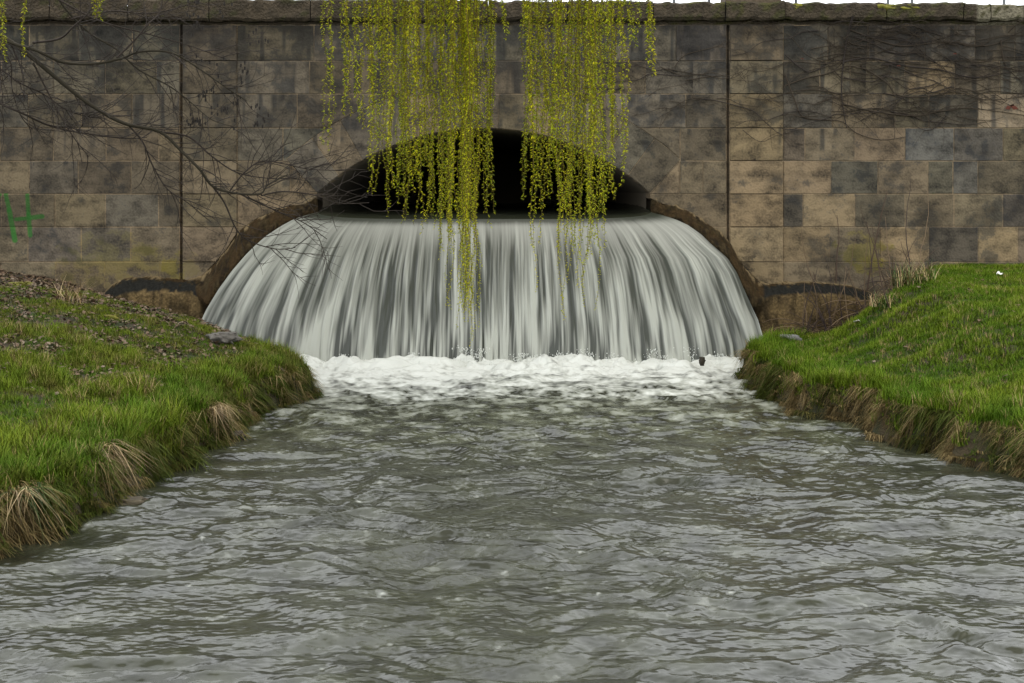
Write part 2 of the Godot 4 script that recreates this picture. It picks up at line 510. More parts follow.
func coping(x0: float, x1: float, y0: float, y1: float, out: float) -> MB:
	var mb := MB.new()
	var prof := [[-0.75, y1], [out - 0.03, y1], [out, y1 - 0.03], [out, y0 + 0.035], [out - 0.035, y0], [-0.02, y0]]
	var cols := maxi(2, int((x1 - x0) / 0.05))
	for k in prof.size() - 1:
		var a: Array = prof[k]; var b: Array = prof[k + 1]
		var rows := maxi(1, int(Vector2(a[0] - b[0], a[1] - b[1]).length() / 0.05)) + 1
		var first := mb.v.size()
		for r in rows:
			for q in cols + 1:
				var t := float(r) / (rows - 1)
				var p := Vector3(lerpf(x0, x1, float(q) / cols), lerpf(a[1], b[1], t), lerpf(a[0], b[0], t))
				var nn := noise_a.get_noise_3d(p.x * 5, p.y * 5, p.z * 5)
				p += Vector3(0, nn * 0.02 + noise_b.get_noise_2d(p.x * 2.0, 5.0) * 0.025, nn * 0.03)
				# moss and dirt lie in clumps, mostly on and near the top
				var m := noise_b.get_noise_3d(p.x * 3.0, p.y * 4.0, p.z * 3.0) * 1.3 + noise_a.get_noise_3d(p.x * 14, p.y * 14, p.z * 14) * 0.5
				m += 0.35 if k < 2 else (0.0 if p.x < 1.6 else 0.12)
				var col := Color(0.07, 0.054, 0.035) if nn > -0.1 else Color(0.1, 0.078, 0.05)
				if m > 0.42:
					col = Color(0.065, 0.062, 0.02).lerp(Color(0.13, 0.12, 0.02), clampf(m - 0.5, 0, 1)) if p.x > 2.2 else Color(0.06, 0.058, 0.022)
				if p.x > 6.35 and p.x < 6.95 and m < 0.5:
					col = Color(0.27, 0.24, 0.17)
				mb.vert(p, Vector3.UP, col)
		mb.grid_normals(first, cols + 1, rows, [Vector3.UP, Vector3(0, 1, 1), Vector3.BACK, Vector3(0, -1, 1), Vector3.DOWN][k])
		mb.grid_faces(first, cols + 1, rows)
	for x in [x0, x1]:
		var out_n := Vector3.LEFT if x == x0 else Vector3.RIGHT
		mb.quad(Vector3(x, y0, -0.75), Vector3(x, y0, out - 0.02), Vector3(x, y1, out - 0.02), Vector3(x, y1, -0.75), out_n, Color(0.06, 0.05, 0.04))
	return mb

func fall_z(py: float) -> float:
	return -0.05 + 0.95 * sqrt(clampf((py - 212.0) / 164.0, 0.0, 1.0))
func ledge(A: Array, B: Array, side: float) -> MB:
	var mb := MB.new()
	var sub := 7
	var cols := (A.size() - 1) * sub + 1
	var rows := 17
	for r in rows:
		for q in cols:
			var k := mini(q / sub, A.size() - 2)
			var t := float(q - k * sub) / sub
			var a := Vector2(A[k][0], A[k][1]).lerp(Vector2(A[k + 1][0], A[k + 1][1]), t)
			var b := Vector2(B[k][0], B[k][1]).lerp(Vector2(B[k + 1][0], B[k + 1][1]), t)
			var wet := clampf((k + t - 7.0) / 1.0, 0.0, 1.0)     # 0 on the plinth, 1 beside the water
			var zb := lerpf(0.42, fall_z(b.y) - 0.03, wet)
			var pa := P(a.x, a.y - 1.0, DIST) + Vector3(0, 0, -0.02)
			var pb := P(b.x, b.y, DIST - zb)
			var pc := P(b.x, 352.0, DIST - zb) + Vector3(0, -0.25, 0.05)
			var pw := P(b.x + side * 16.0, b.y + 8.0, DIST - zb) + Vector3(0, -0.05, -0.32)
			pc = pc.lerp(pw, wet)
			var p := Vector3.ZERO
			var f := 0.0
			if r <= 10:
				f = r / 10.0
				p = pa.lerp(pb, f)
				p.z = lerpf(pa.z, pb.z, sin(f * PI / 2))
				var bulge := sin(f * PI) * 0.03
				p.y += bulge
			else:
				p = pb.lerp(pc, (r - 10) / 6.0)
			var n1 := noise_a.get_noise_3d(p.x * 9, p.y * 9, p.z * 9)
			var n2 := noise_b.get_noise_3d(p.x * 4, p.y * 4, p.z * 4)
			if r > 0:
				p += Vector3(n2 * 0.02, n1 * 0.025 + n2 * 0.02, n1 * 0.03)
			var col := Color(0.075, 0.05, 0.022).lerp(Color(0.03, 0.022, 0.012), clampf(n2 * 2 + 0.4, 0, 1))
			if n1 + n2 > 0.32:
				col = Color(0.085, 0.06, 0.03)
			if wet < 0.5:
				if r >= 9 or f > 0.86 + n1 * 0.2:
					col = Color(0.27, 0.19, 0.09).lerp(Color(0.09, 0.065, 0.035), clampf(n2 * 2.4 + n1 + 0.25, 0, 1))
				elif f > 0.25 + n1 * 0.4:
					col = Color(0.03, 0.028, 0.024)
			if f < 0.18 + n1 * 0.2 and r < 3 and n2 > -0.15:
				col = Color(0.33, 0.25, 0.135)
			mb.vert(p, Vector3.BACK, col)
	mb.grid_normals(0, cols, rows, Vector3(0, 0.6, 1))
	mb.grid_faces(0, cols, rows)
	return mb

# ------------------------------------------------------------------ water
func fall_point(s: float, v: float) -> Vector3:
	var py := lerpf(212.0 + 7.0 * (1.0 - pow(absf(s), 6.0)), 376.0, v)
	var xl := interp(EDGE_L, py)
	var xr := interp(EDGE_R, py)
	var lip_l := 318.0; var lip_r := 651.0
	var grow := pow(absf(s), 1.15)
	var e := lerpf(lip_l, xl, grow) if s < 0 else lerpf(lip_r, xr, grow)
	var mid := 484.0
	var px := mid + absf(s) * (e - mid)
	return P(px, py, DIST - fall_z(py))
func build_fall() -> void:
	var w := 1536
	var h := 256
	var n1 := fnoise(41, 1.0, 2); var n2 := fnoise(42, 1.0, 2); var n3 := fnoise(43, 1.0, 2)
	var field := func(u: float, v: float) -> float:
		var q := u + n1.get_noise_2d(u * 9.0 + 50.0, v * 1.3) * 0.004 * v + n2.get_noise_2d(u * 30.0, v * 2.0 + 20.0) * 0.0015 * v
		var a: float = n1.get_noise_2d(q * 14.0, v * 0.6)
		var b: float = n2.get_noise_2d(q * 38.0 + 3.0, v * 1.0)
		var c: float = n3.get_noise_2d(q * 110.0, v * 1.8 + 9.0)
		var torn := 0.65 + 0.9 * absf(n3.get_noise_2d(q * 7.0 + 11.0, v * 0.8))
		return (a * 0.6 + b * 0.75 + c * 0.55) * torn * 1.2
	var data := PackedByteArray(); data.resize(w * h * 3)
	for y in h:
		var v := float(y) / h
		for x in w:
			var u := float(x) / w
			var s := absf(u * 2 - 1)
			var f: float = field.call(u, v)
			f *= 0.6 + 1.0 * v
			f += n3.get_noise_2d(u * 330.0, v * 1.6) * 0.2
			f += smoothstep(0.55, 0.95, s) * 0.12
			f = f * smoothstep(-0.1, 0.3, v) + (0.2 - v) * 1.2 * smoothstep(0.0, 0.06, v) * float(v < 0.2) - (0.5 * (1.0 - smoothstep(0.0, 0.05, v)))
			f += smoothstep(0.86, 0.95, v + n2.get_noise_2d(u * 60.0, 7.0) * 0.05) * 0.5
			var k := clampf(0.33 + f * 0.86, 0.0, 1.0)
			var col := Color(0.036, 0.041, 0.03).lerp(Color(0.385, 0.4, 0.35), k)
			col = col.linear_to_srgb()
			var o := (y * w + x) * 3
			data[o] = col.r8; data[o + 1] = col.g8; data[o + 2] = col.b8
	var m := mat(Color.WHITE, 0.3, false)
	m.albedo_texture = tex(Image.create_from_data(w, h, false, Image.FORMAT_RGB8, data))
	m.texture_repeat = false
	var mb := MB.new()
	var cols := 561
	var rows := 64
	for r in rows:
		var v := float(r) / (rows - 1)
		for q in cols:
			var u := float(q) / (cols - 1)
			var p := fall_point(u * 2 - 1, v)
			var f: float = field.call(u, v)
			var out := Vector3((u * 2 - 1) * 0.4, 0.15, 1.0).normalized()
			p += out * f * 0.022 * smoothstep(0.02, 0.4, v)
			mb.vert(p, Vector3.BACK, Color.WHITE, Vector2(u, v))
	mb.grid_normals(0, cols, rows, Vector3(0, 0.5, 1))
	mb.grid_faces(0, cols, rows)
	kind(put("waterfall", mb, m), "structure", "wide white sheet of water falling over the weir", "waterfall")
	# still dark water behind the lip
	var cb := MB.new()
	var rows2 := 40
	for r in rows2:
		var t := float(r) / (rows2 - 1)
		for q in 81:
			var u := q / 80.0
			var lip := fall_point(u * 2 - 1, 0.0)
			var z := lerpf(lip.z, -13.9, t * t)
			var y := lip.y + 0.085 * (1.0 - exp(-(lip.z - z) / 0.7)) + noise_a.get_noise_2d(u * 14.0, z * 2.0) * 0.012 * minf(1.0, t * 8)
			cb.vert(Vector3(lip.x, y, z), Vector3.UP)
	cb.grid_normals(0, 81, rows2, Vector3.UP)
	cb.grid_faces(0, 81, rows2)
	kind(put("channel_water", cb, mat(lin(0.036, 0.041, 0.026), 0.2, false)), "structure", "dark water in the tunnel behind the weir lip", "water")

const BANK_L := [[-0.5, -4.4], [0.4, -4.35], [0.9, -4.15], [1.5, -3.5], [2.2, -2.95], [3.0, -2.5], [3.5, -2.33], [4.1, -2.3], [5.8, -2.6], [8.1, -2.8], [9.7, -2.85], [10.7, -3.25], [12, -3.5], [15, -4.0], [20, -5.0], [32, -6.5]]
const BANK_R := [[-0.5, 3.7], [0.4, 3.55], [0.9, 3.35], [1.6, 3.0], [2.2, 2.84], [3.7, 2.77], [4.94, 2.97], [5.95, 3.25], [6.8, 3.5], [7.7, 3.77], [8.4, 4.07], [10.5, 4.5], [14, 5.2], [20, 6.2], [32, 7.5]]
func wave(x0: float, z0: float) -> float:
	var near := exp(-maxf(0.0, z0 - 1.2) / 1.6)
	var x := x0 + noise_a.get_noise_2d(x0 * 0.7 + 9.0, z0 * 0.7) * 0.35
	var z := z0 + noise_a.get_noise_2d(x0 * 0.8, z0 * 0.5 + 70.0) * 0.3
	var calm := 0.8 + 1.2 * noise_a.get_noise_2d(x0 * 0.35, z0 * 0.5 + 31.0)
	var h := noise_a.get_noise_2d(x * 0.45, z * 1.0) * 0.055
	h += noise_b.get_noise_2d(x * 1.15, z * 2.5) * 0.036 * calm
	h += noise_c.get_noise_2d(x * 2.9, z * 6.2) * 0.0125 * (calm * 0.6 + 0.4)
	h += noise_c.get_noise_2d(x * 6.3 + 30.0, z * 12.0) * 0.0055
	var churn := noise_b.get_noise_2d(x * 1.7 + 40, z * 2.6)
	h += near * (noise_c.get_noise_2d(x * 4.5, z * 6.0) * 0.025 + churn * 0.05)
	h += exp(-pow((z - 1.0) / 0.42, 2)) * (0.075 + churn * 0.075 + noise_c.get_noise_2d(x * 5, z * 6 + 5) * 0.015)
	return h
func build_river() -> void:
	var x0 := -4.8; var x1 := 5.6
	var z0 := 0.25; var z1 := 14.2
	var w := 1024; var h := 1400
	var fa := bytes_of(51, 0.02, 4, w, h); var fb := bytes_of(52, 0.11, 3, w, h); var fc := bytes_of(53, 0.05, 4, w, h)
	var data := PackedByteArray(); data.resize(w * h * 3)
	var rough := PackedByteArray(); rough.resize(w * h)
	for y in h:
		var z := lerpf(z0, z1, float(y) / h)
		for x in w:
			var k := y * w + x
			var wx := lerpf(x0, x1, float(x) / w)
			var a := (fa[k] - 127) / 127.0; var b := (fb[k] - 127) / 127.0; var c := (fc[k] - 127) / 127.0
			var zz := z + (0.55 if wx < -0.4 and wx > -2.6 else 0.0) * -1.0
			var amount := 1.75 - (zz - 0.9) * 0.62
			if zz > 2.4:
				amount = 0.82 - (zz - 2.4) * 0.36
			amount = maxf(amount, -0.6)
			var f := clampf((amount + a * 1.0 + c * 0.6 + b * 0.5) * 0.72, 0.0, 1.0)
			if z > 4.0:
				f *= 0.55
				var fleck := clampf((b * 0.7 + c * 1.1 + a * 0.35 - 0.86) * 3.0, 0.0, 1.0)
				f = maxf(f, fleck * 0.6)
			var sh := 0.034 + 0.024 * a
			sh += clampf(0.10 - (z - 2.5) * 0.018, 0.0, 0.10) * clampf(0.55 + a * 1.3 + c * 1.2, 0.0, 1.4)      # fine bubbles carried down from the fall
			var col := Color(sh * 1.0, sh * 1.08, sh * 0.64).lerp(Color(0.64, 0.66, 0.615), f)
			col = col.linear_to_srgb()
			data[k * 3] = col.r8; data[k * 3 + 1] = col.g8; data[k * 3 + 2] = col.b8
			rough[k] = int(lerpf(54, 210, minf(1.0, f * 1.6)))
	var m := mat(Color.WHITE, 1.0, false)
	m.albedo_texture = tex(Image.create_from_data(w, h, false, Image.FORMAT_RGB8, data))
	m.roughness_texture = tex(Image.create_from_data(w, h, false, Image.FORMAT_L8, rough))
	m.roughness_texture_channel = BaseMaterial3D.TEXTURE_CHANNEL_RED
	m.heightmap_enabled = true
	m.heightmap_texture = tex(Image.create_from_data(w, h, false, Image.FORMAT_L8, stretched(57, 0.16, 3, w, h, w * 5 / 9, h)))
	m.heightmap_scale = 0.85
	m.texture_repeat = false
	var mb := MB.new()
	var cols := 360
	var rows := 600
	for r in rows:
		var t := float(r) / (rows - 1)
		var z := lerpf(z0, z1, t)
		for q in cols:
			var x := lerpf(x0, x1, float(q) / (cols - 1))
			mb.vert(Vector3(x, wave(x, z), z), Vector3.UP, Color.WHITE, Vector2(float(q) / (cols - 1), t))
	mb.grid_normals(0, cols, rows, Vector3.UP)
	mb.grid_faces(0, cols, rows)
	var first := mb.v.size()
	for r in 60:
		var z := lerpf(z1, 34.0, r / 59.0)
		for q in 60:
			var x := lerpf(-9.0, 9.0, q / 59.0)
			mb.vert(Vector3(x, noise_a.get_noise_2d(x * 0.75, z * 1.35) * 0.04 - (0.03 if r == 0 else 0.0), z), Vector3.UP, Color.WHITE, Vector2(0.5, 0.999))
	mb.grid_normals(first, 60, 60, Vector3.UP)
	mb.grid_faces(first, 60, 60)
	kind(put("river_water", mb, m), "structure", "rippled grey green stream flowing from the weir", "water")
	# flying spray at the foot of the fall
	var drop := SphereMesh.new()
	drop.radius = 0.5; drop.height = 1.0; drop.radial_segments = 7; drop.rings = 4
	var xf := []
	for k in 60:
		var s := rng.randf_range(-0.97, 0.97)
		var p := fall_point(s, 0.96)
		var lift := pow(rng.randf(), 2.0) * 0.22
		var side := rng.randfn(0, 0.5)
		for q in 14 + int(lift * 160):
			var t := rng.randf()
			var at := Vector3(p.x + side * t * lift + rng.randfn(0, 0.02 + 0.04 * t), 0.05 + lift * t * 1.6 - lift * t * t * 0.7 + rng.randfn(0, 0.012), 0.92 + rng.randf_range(0.0, 0.25))
			var size := rng.randf_range(0.004, 0.012)
			xf.append(Transform3D(Basis(Vector3.BACK, rng.randfn(0, 0.5)).scaled(Vector3(size, size * rng.randf_range(1.0, 2.6), size)), at))
	var sm := mat(lin(0.64, 0.66, 0.62), 0.4, false)
	kind(multi("spray", drop, xf, [], sm), "stuff", "white spray drops at the foot of the waterfall", "spray")
func multi(called: String, mesh: Mesh, xf: Array, cols: Array, m: Material, parent: Node3D = self) -> MultiMeshInstance3D:
	var mm := MultiMesh.new()
	mm.transform_format = MultiMesh.TRANSFORM_3D
	mm.use_colors = cols.size() > 0
	mm.mesh = mesh
	mm.instance_count = xf.size()
	for k in xf.size():
		mm.set_instance_transform(k, xf[k])
		if cols.size():
			mm.set_instance_color(k, cols[k])
	var o := MultiMeshInstance3D.new()
	o.name = called
	o.multimesh = mm
	o.material_override = m
	parent.add_child(o, true)
	return o

# ------------------------------------------------------------------ banks
func bank_gap(side: int, x: float, z: float) -> float:      # metres inland from the waterline
	var wob := noise_b.get_noise_2d(z * 1.1, side * 50.0) * 0.24 + noise_a.get_noise_2d(z * 5.0, side * 70.0) * 0.07
	if side == 0:
		return interp(BANK_L, z) - x + wob
	return x - interp(BANK_R, z) + wob
func ground(side: int, x: float, z: float) -> float:
	var s := bank_gap(side, x, z)
	if s < 0:
		return maxf(-0.7, -0.02 + s * 1.6)
	var lip := 0.34 if side == 0 else 0.37
	var face := 0.16 + 0.08 * noise_a.get_noise_2d(x * 2, z * 2)
	var h := lip * smoothstep(-0.02, face, s)
	if side == 0:
		var k := lerpf(0.56, 0.10, clampf(z / 9.0, 0, 1))
		var rise := k * maxf(0.0, s - 0.15)
		h += 1.02 * (1.0 - exp(-rise / 1.02)) * 1.12
	else:
		var k2 := lerpf(1.0, 0.0, clampf(z / 9.0, 0, 1))
		h += lerpf(0.16 * maxf(0, s - 0.2), 0.88 * smoothstep(0.75, 2.35, s), k2 * k2 * (3 - 2 * k2)) if s < 6 else lerpf(0.93, 0.88, k2)
	h += noise_a.get_noise_2d(x * 1.2, z * 1.2) * 0.03 + noise_b.get_noise_2d(x * 3, z * 3) * 0.012
	return h
func in_sight(x: float, y: float, z: float, margin: float) -> bool:
	var d := DIST - z
	return d > 5.0 and absf(x) < d * 512.0 / F + margin and (EYE - y) * F / d + HOR < 683.0 + margin * 200
func blade(mb: MB, foot: Vector3, dir: float, h: float, lean: float, wide: float, col: Color, droop := 0.0) -> void:
	var f := Vector3(cos(dir), 0, sin(dir))
	var side := Vector3(-sin(dir), 0, cos(dir)) * wide
	var last := -1
	var seg := 4
	for k in seg + 1:
		var t := float(k) / seg
		var p := foot + Vector3(0, h * (t - droop * t * t), 0) + f * lean * t * t
		var nn := (Vector3(0, 0.75, 0) - f * 0.5 + Vector3(0, 0, 0.25)).normalized()
		var ww := (1.0 - t * t) * 0.5
		if k == seg:
			var q := mb.vert(p, nn, col)
			mb.tri(last, last + 1, q)
		else:
			var a := mb.vert(p - side * ww, nn, col); mb.vert(p + side * ww, nn, col)
			if last >= 0:
				mb.tri(last, last + 1, a); mb.tri(last + 1, a + 1, a)
			last = a
func tuft(count: int, spread: float, h: float, lean: float, wide: float, droop := 0.0, facing := -1.0) -> ArrayMesh:
	var mb := MB.new()
	for k in count:
		var a := rng.randf() * TAU
		var r := spread * sqrt(rng.randf())
		var dir := rng.randf() * TAU if facing < 0 else facing + rng.randfn(0, 0.5)
		var v := rng.randf_range(0.75, 1.25)
		blade(mb, Vector3(cos(a) * r, -0.015, sin(a) * r), dir, h * rng.randf_range(0.55, 1.1), lean * rng.randf_range(0.3, 1.2), wide * rng.randf_range(0.7, 1.2), Color(v * rng.randf_range(0.9, 1.1), v, v * rng.randf_range(0.8, 1.2)), droop)
	return mb.mesh()
func build_banks() -> void:
	var gm := mat(Color.WHITE, 0.97)
	gm.albedo_texture = noise_tex(61, 0.08, 5, 512, lin(0.4, 0.38, 0.34), Color.WHITE)
	gm.uv1_triplanar = true; gm.uv1_world_triplanar = true; gm.uv1_scale = Vector3(1.1, 1.1, 1.1)
	gm.heightmap_enabled = true; gm.heightmap_texture = grey_tex(62, 0.08, 5, 512); gm.heightmap_scale = 1.5
	for side in 2:
		var mb := MB.new()
		var cols := 128
		var rows := 300
		for r in rows:
			var t := float(r) / (rows - 1)
			var z := lerpf(-0.02, 14.5, t / 0.85) if t < 0.85 else lerpf(14.5, 34.0, (t - 0.85) / 0.15)
			var edge := interp(BANK_L, z) if side == 0 else interp(BANK_R, z)
			for q in cols:
				var s := pow(q / float(cols - 1), 1.8) * 14.0 - 0.55
				var x := edge - s if side == 0 else edge + s
				var y := ground(side, x, z)
				var n1 := noise_b.get_noise_2d(x * 2.2, z * 2.2)
				var col := Color(0.075, 0.058, 0.034).lerp(Color(0.05, 0.065, 0.018), clampf(0.5 + n1 * 2, 0, 1))
				if side == 1 and z < 1.0 and s < 2.3 or side == 0 and z < 1.2:
					col = Color(0.05, 0.036, 0.024).lerp(Color(0.1, 0.07, 0.045), clampf(0.5 + n1 * 2, 0, 1))
				if y < 0.3:
					col = Color(0.085, 0.065, 0.035).lerp(Color(0.05, 0.055, 0.02), clampf(0.5 + n1 * 2, 0, 1))
				mb.vert(Vector3(x, y, z), Vector3.UP, col)
		mb.grid_normals(0, cols, rows, Vector3.UP)
		mb.grid_faces(0, cols, rows)
		kind(put("bank_left" if side == 0 else "bank_right", mb, gm), "structure", "low grassy bank with dead leaves under the alder branch" if side == 0 else "green lawn bank rising to the blotched wall", "bank")
	var bed := MB.new()
	bed.quad(Vector3(-30, -0.72, -20), Vector3(30, -0.72, -20), Vector3(30, -0.72, 60), Vector3(-30, -0.72, 60), Vector3.UP)
	kind(put("ground", bed, mat(lin(0.06, 0.05, 0.035), 0.95, false)), "structure", "stream bed and ground under the banks", "ground")
	# grass
	var gr := mat(Color.WHITE, 0.55)
	gr.roughness = 0.8; gr.metallic_specular = 0.2
	gr.backlight_enabled = true; gr.backlight = Color(0.35, 0.35, 0.35)
	var lawn := [tuft(12, 0.045, 0.055, 0.03, 0.0055), tuft(12, 0.045, 0.07, 0.04, 0.0055), tuft(12, 0.05, 0.045, 0.045, 0.0065)]
	var tall := [tuft(12, 0.04, 0.2, 0.11, 0.007, 0.15), tuft(12, 0.05, 0.17, 0.14, 0.007, 0.25)]
	var hang := [tuft(18, 0.06, 0.17, 0.2, 0.009, 2.5, 0.0), tuft(18, 0.07, 0.17, 0.2, 0.008, 1.5, 0.0)]
	for side in 2:
		var xf := [[], [], [], [], [], [], []]
		var cc := [[], [], [], [], [], [], []]
		var tries := 0
		while tries < 113000:
			tries += 1
			var z := rng.randf_range(0.1, 14.0)
			var d := DIST - z
			var reach := d * 512.0 / F + 2.3
			var e := interp(BANK_L, z) if side == 0 else interp(BANK_R, z)
			var wide := reach - absf(e)
			if wide < 0.2 or rng.randf() > wide / 5.9:
				continue
			var s := rng.randf_range(-0.02, wide)
			var x := e - s if side == 0 else e + s
			var gap := bank_gap(side, x, z)
			if gap < 0.05:
				continue
			var y := ground(side, x, z)
			var n1 := noise_b.get_noise_2d(x * 1.1 + 9, z * 1.1)
			var n2 := noise_a.get_noise_2d(x * 3.5, z * 3.5 + 20)
			var bare := -0.75
			if side == 0:
				bare = lerpf(0.5, -0.6, clampf((z - 0.9) / 4.6, 0, 1)) + (0.08 if x < -3.6 else 0.0)
				if z < 1.3 and gap > 0.9: bare = 0.9
				if gap < 0.7: bare -= 0.6 * (1.0 - gap / 0.8)
			elif z < 0.95 and gap < 2.2:
				bare = 0.8
			elif z < 1.4 and gap < 2.2:
				bare = 0.1
			if n1 * 0.9 + n2 * 0.5 < bare - 0.05 and rng.randf() > 0.08:
				continue
			var pick := rng.randi() % 3
			var size := rng.randf_range(0.7, 1.15) * (1.0 + n1 * 0.4)
			if gap < 0.45 + n2 * 0.25 and rng.randf() < (0.55 if side == 0 else 0.4) or (side == 0 and n1 > 0.12 and z > 5.0 and rng.randf() < 0.2):
				pick = 3 + rng.randi() % 2
				size *= 0.9
			if side == 0:
				size *= clampf(0.5 + (z - 1.0) * 0.09, 0.5, 1.05) * (1.2 if gap < 0.8 else 0.9)
			var warm := clampf(0.35 + n1 * 0.9 + rng.randf_range(-0.25, 0.25), 0, 1)
			var col := Color(0.068, 0.13, 0.01).lerp(Color(0.145, 0.185, 0.016), warm)
			if side == 1:
				col = Color(0.062, 0.125, 0.008).lerp(Color(0.135, 0.185, 0.014), warm)
			else:
				col = col.lerp(Color(0.115, 0.095, 0.03), clampf(0.5 - n2 - (z - 1.0) * 0.07, 0, 0.65) )
			if rng.randf() < 0.07:
				col = Color(0.28, 0.22, 0.10)
			col *= Color(1.22, 1.2, 1.2)
			xf[pick].append(Transform3D(Basis(Vector3.UP, rng.randf() * TAU).scaled(Vector3(size, size * rng.randf_range(0.8, 1.2), size)), Vector3(x, y, z)))
			cc[pick].append(col)
		# the fringe that hangs over the water
		var z2 := 1.3
		while z2 < 14.0:
			z2 += 0.0042
			var e2 := interp(BANK_L, z2) if side == 0 else interp(BANK_R, z2)
			var x2 := e2
			var inl := rng.randf_range(0.0, 0.3)
			for it in 6:
				x2 += (bank_gap(side, x2, z2) - inl) * (1.0 if side == 0 else -1.0)
			var dryness := noise_b.get_noise_2d(z2 * 0.9, 11.0 + side * 30) * 1.4 + (0.2 if side == 1 else -0.08) + (0.2 if side == 1 and z2 > 5 else 0.0)
			var col2 := Color(0.13, 0.15, 0.03).lerp(Color(0.08, 0.12, 0.018), rng.randf())
			if rng.randf() < 0.36 + dryness:
				col2 = Color(0.46, 0.35, 0.165).lerp(Color(0.27, 0.2, 0.09), rng.randf())
			elif rng.randf() < 0.3:
				col2 = Color(0.22, 0.19, 0.06)
			var turn := (0.0 if side == 0 else PI) + rng.randfn(0, 0.75)
			var size2 := rng.randf_range(0.45, 1.15) * (1.0 + noise_a.get_noise_2d(z2 * 2.3, side * 9.0) * 0.6)
			var pk := 5 + rng.randi() % 2
			xf[pk].append(Transform3D(Basis(Vector3.UP, turn).scaled(Vector3(size2, size2, size2)), Vector3(x2, maxf(0.06, ground(side, x2, z2)) - 0.01, z2)))
			cc[pk].append(col2)
		var meshes := lawn + tall + hang
		var root := base("lawn_grass")
		kind(root, "stuff", "patchy green grass on the leaf littered bank below the alder" if side == 0 else "bright green grass on the lawn below the blotched wall", "grass")
		for k in 7:
			if xf[k].size():
				kind(multi(["short_grass", "short_grass", "short_grass", "long_grass", "long_grass", "hanging_grass", "hanging_grass"][k], meshes[k], xf[k], cc[k], gr, root), "stuff")
	# dead leaves
	var lb := MB.new()
	for k in 6:
		var t := k / 5.0
		var ww := sin(PI * clampf(t * 0.95 + 0.04, 0, 1)) * 0.32
		lb.vert(Vector3(t - 0.5, 0.12 * sin(t * 4), -ww), Vector3(0.1, 1, 0.3).normalized()); lb.vert(Vector3(t - 0.5, 0.02, 0), Vector3.UP); lb.vert(Vector3(t - 0.5, 0.15 * cos(t * 3), ww), Vector3(-0.1, 1, -0.3).normalized())
	lb.grid_faces(0, 3, 6)
	var lm := mat(Color.WHITE, 0.7)
	var leaf := lb.mesh()
	for side in 2:
		var lx := []; var lc := []
		for k in (20000 if side == 0 else 900):
			var z := 0.05 + pow(rng.randf(), 1.35) * (7.5 if side == 0 else 7.0)
			var e := interp(BANK_L, z) if side == 0 else interp(BANK_R, z)
			var s := rng.randf_range(0.1, 5.6)
			var x := e - s if side == 0 else e + s
			if bank_gap(side, x, z) < 0.12:
				continue
			if noise_b.get_noise_2d(x * 1.1 + 9, z * 1.1) > rng.randf_range(-0.5, 0.55):
				continue
			var size := rng.randf_range(0.03, 0.065)
			lx.append(Transform3D(Basis.from_euler(Vector3(rng.randfn(0, 0.35), rng.randf() * TAU, rng.randfn(0, 0.35))).scaled(Vector3(size, size, size)), Vector3(x, ground(side, x, z) + rng.randf_range(0.005, 0.03), z)))
			lc.append([Color(0.13, 0.08, 0.045), Color(0.09, 0.055, 0.032), Color(0.16, 0.105, 0.06), Color(0.2, 0.15, 0.1), Color(0.1, 0.055, 0.03)][rng.randi() % 5])
		kind(multi("dead_leaves", leaf, lx, lc, lm), "stuff", "brown dead leaves strewn under the alder branch" if side == 0 else "scattered brown leaves on the bright lawn", "leaves")

func spot(side: int, px: float, py: float) -> Vector3:     # where the sight line through a pixel meets the bank
	var d := 5.0
	while d < 20.0:
		var p := P(px, py, d)
		if p.y < ground(side, p.x, p.z) and bank_gap(side, p.x, p.z) > 0.0:
			return Vector3(p.x, ground(side, p.x, p.z), p.z)
		if p.y < 0.0:
			return Vector3(p.x, 0.0, p.z)
		d += 0.02
	return P(px, py, 19.95)
func rock(called: String, at: Vector3, size: Vector3, col: Color, label: String, seed_: int, category := "stone") -> void:
	var mb := MB.new()
	var cols := 25; var rows := 15
	for r in rows:
		for q in cols:
			var a := TAU * q / (cols - 1); var b := PI * r / (rows - 1)
			var d := Vector3(sin(b) * cos(a), cos(b), sin(b) * sin(a))
			var k := 1.0 + noise_a.get_noise_3d(d.x * 2 + seed_, d.y * 2, d.z * 2) * 0.55 + noise_b.get_noise_3d(d.x * 4, d.y * 4 + seed_, d.z * 4) * 0.15
			var v := 1.0 + noise_b.get_noise_3d(d.x * 5, d.y * 5, d.z * 5 + seed_) * 0.7
			mb.vert(Vector3(d.x * size.x, clampf(d.y * k, -1.0, 0.62) * size.y, d.z * size.z) * Vector3(k, 1, k), d, Color(col.r * v, col.g * v, col.b * v))
	mb.grid_normals(0, cols, rows, Vector3.UP)
	for k in mb.v.size():
		if mb.n[k].dot(mb.v[k]) < 0:
			mb.n[k] = -mb.n[k]
	mb.grid_faces(0, cols, rows)
	var m := mat(Color.WHITE, 0.75)
	var o := put(called, mb, m)
	o.position = at
	tag(o, label, category)

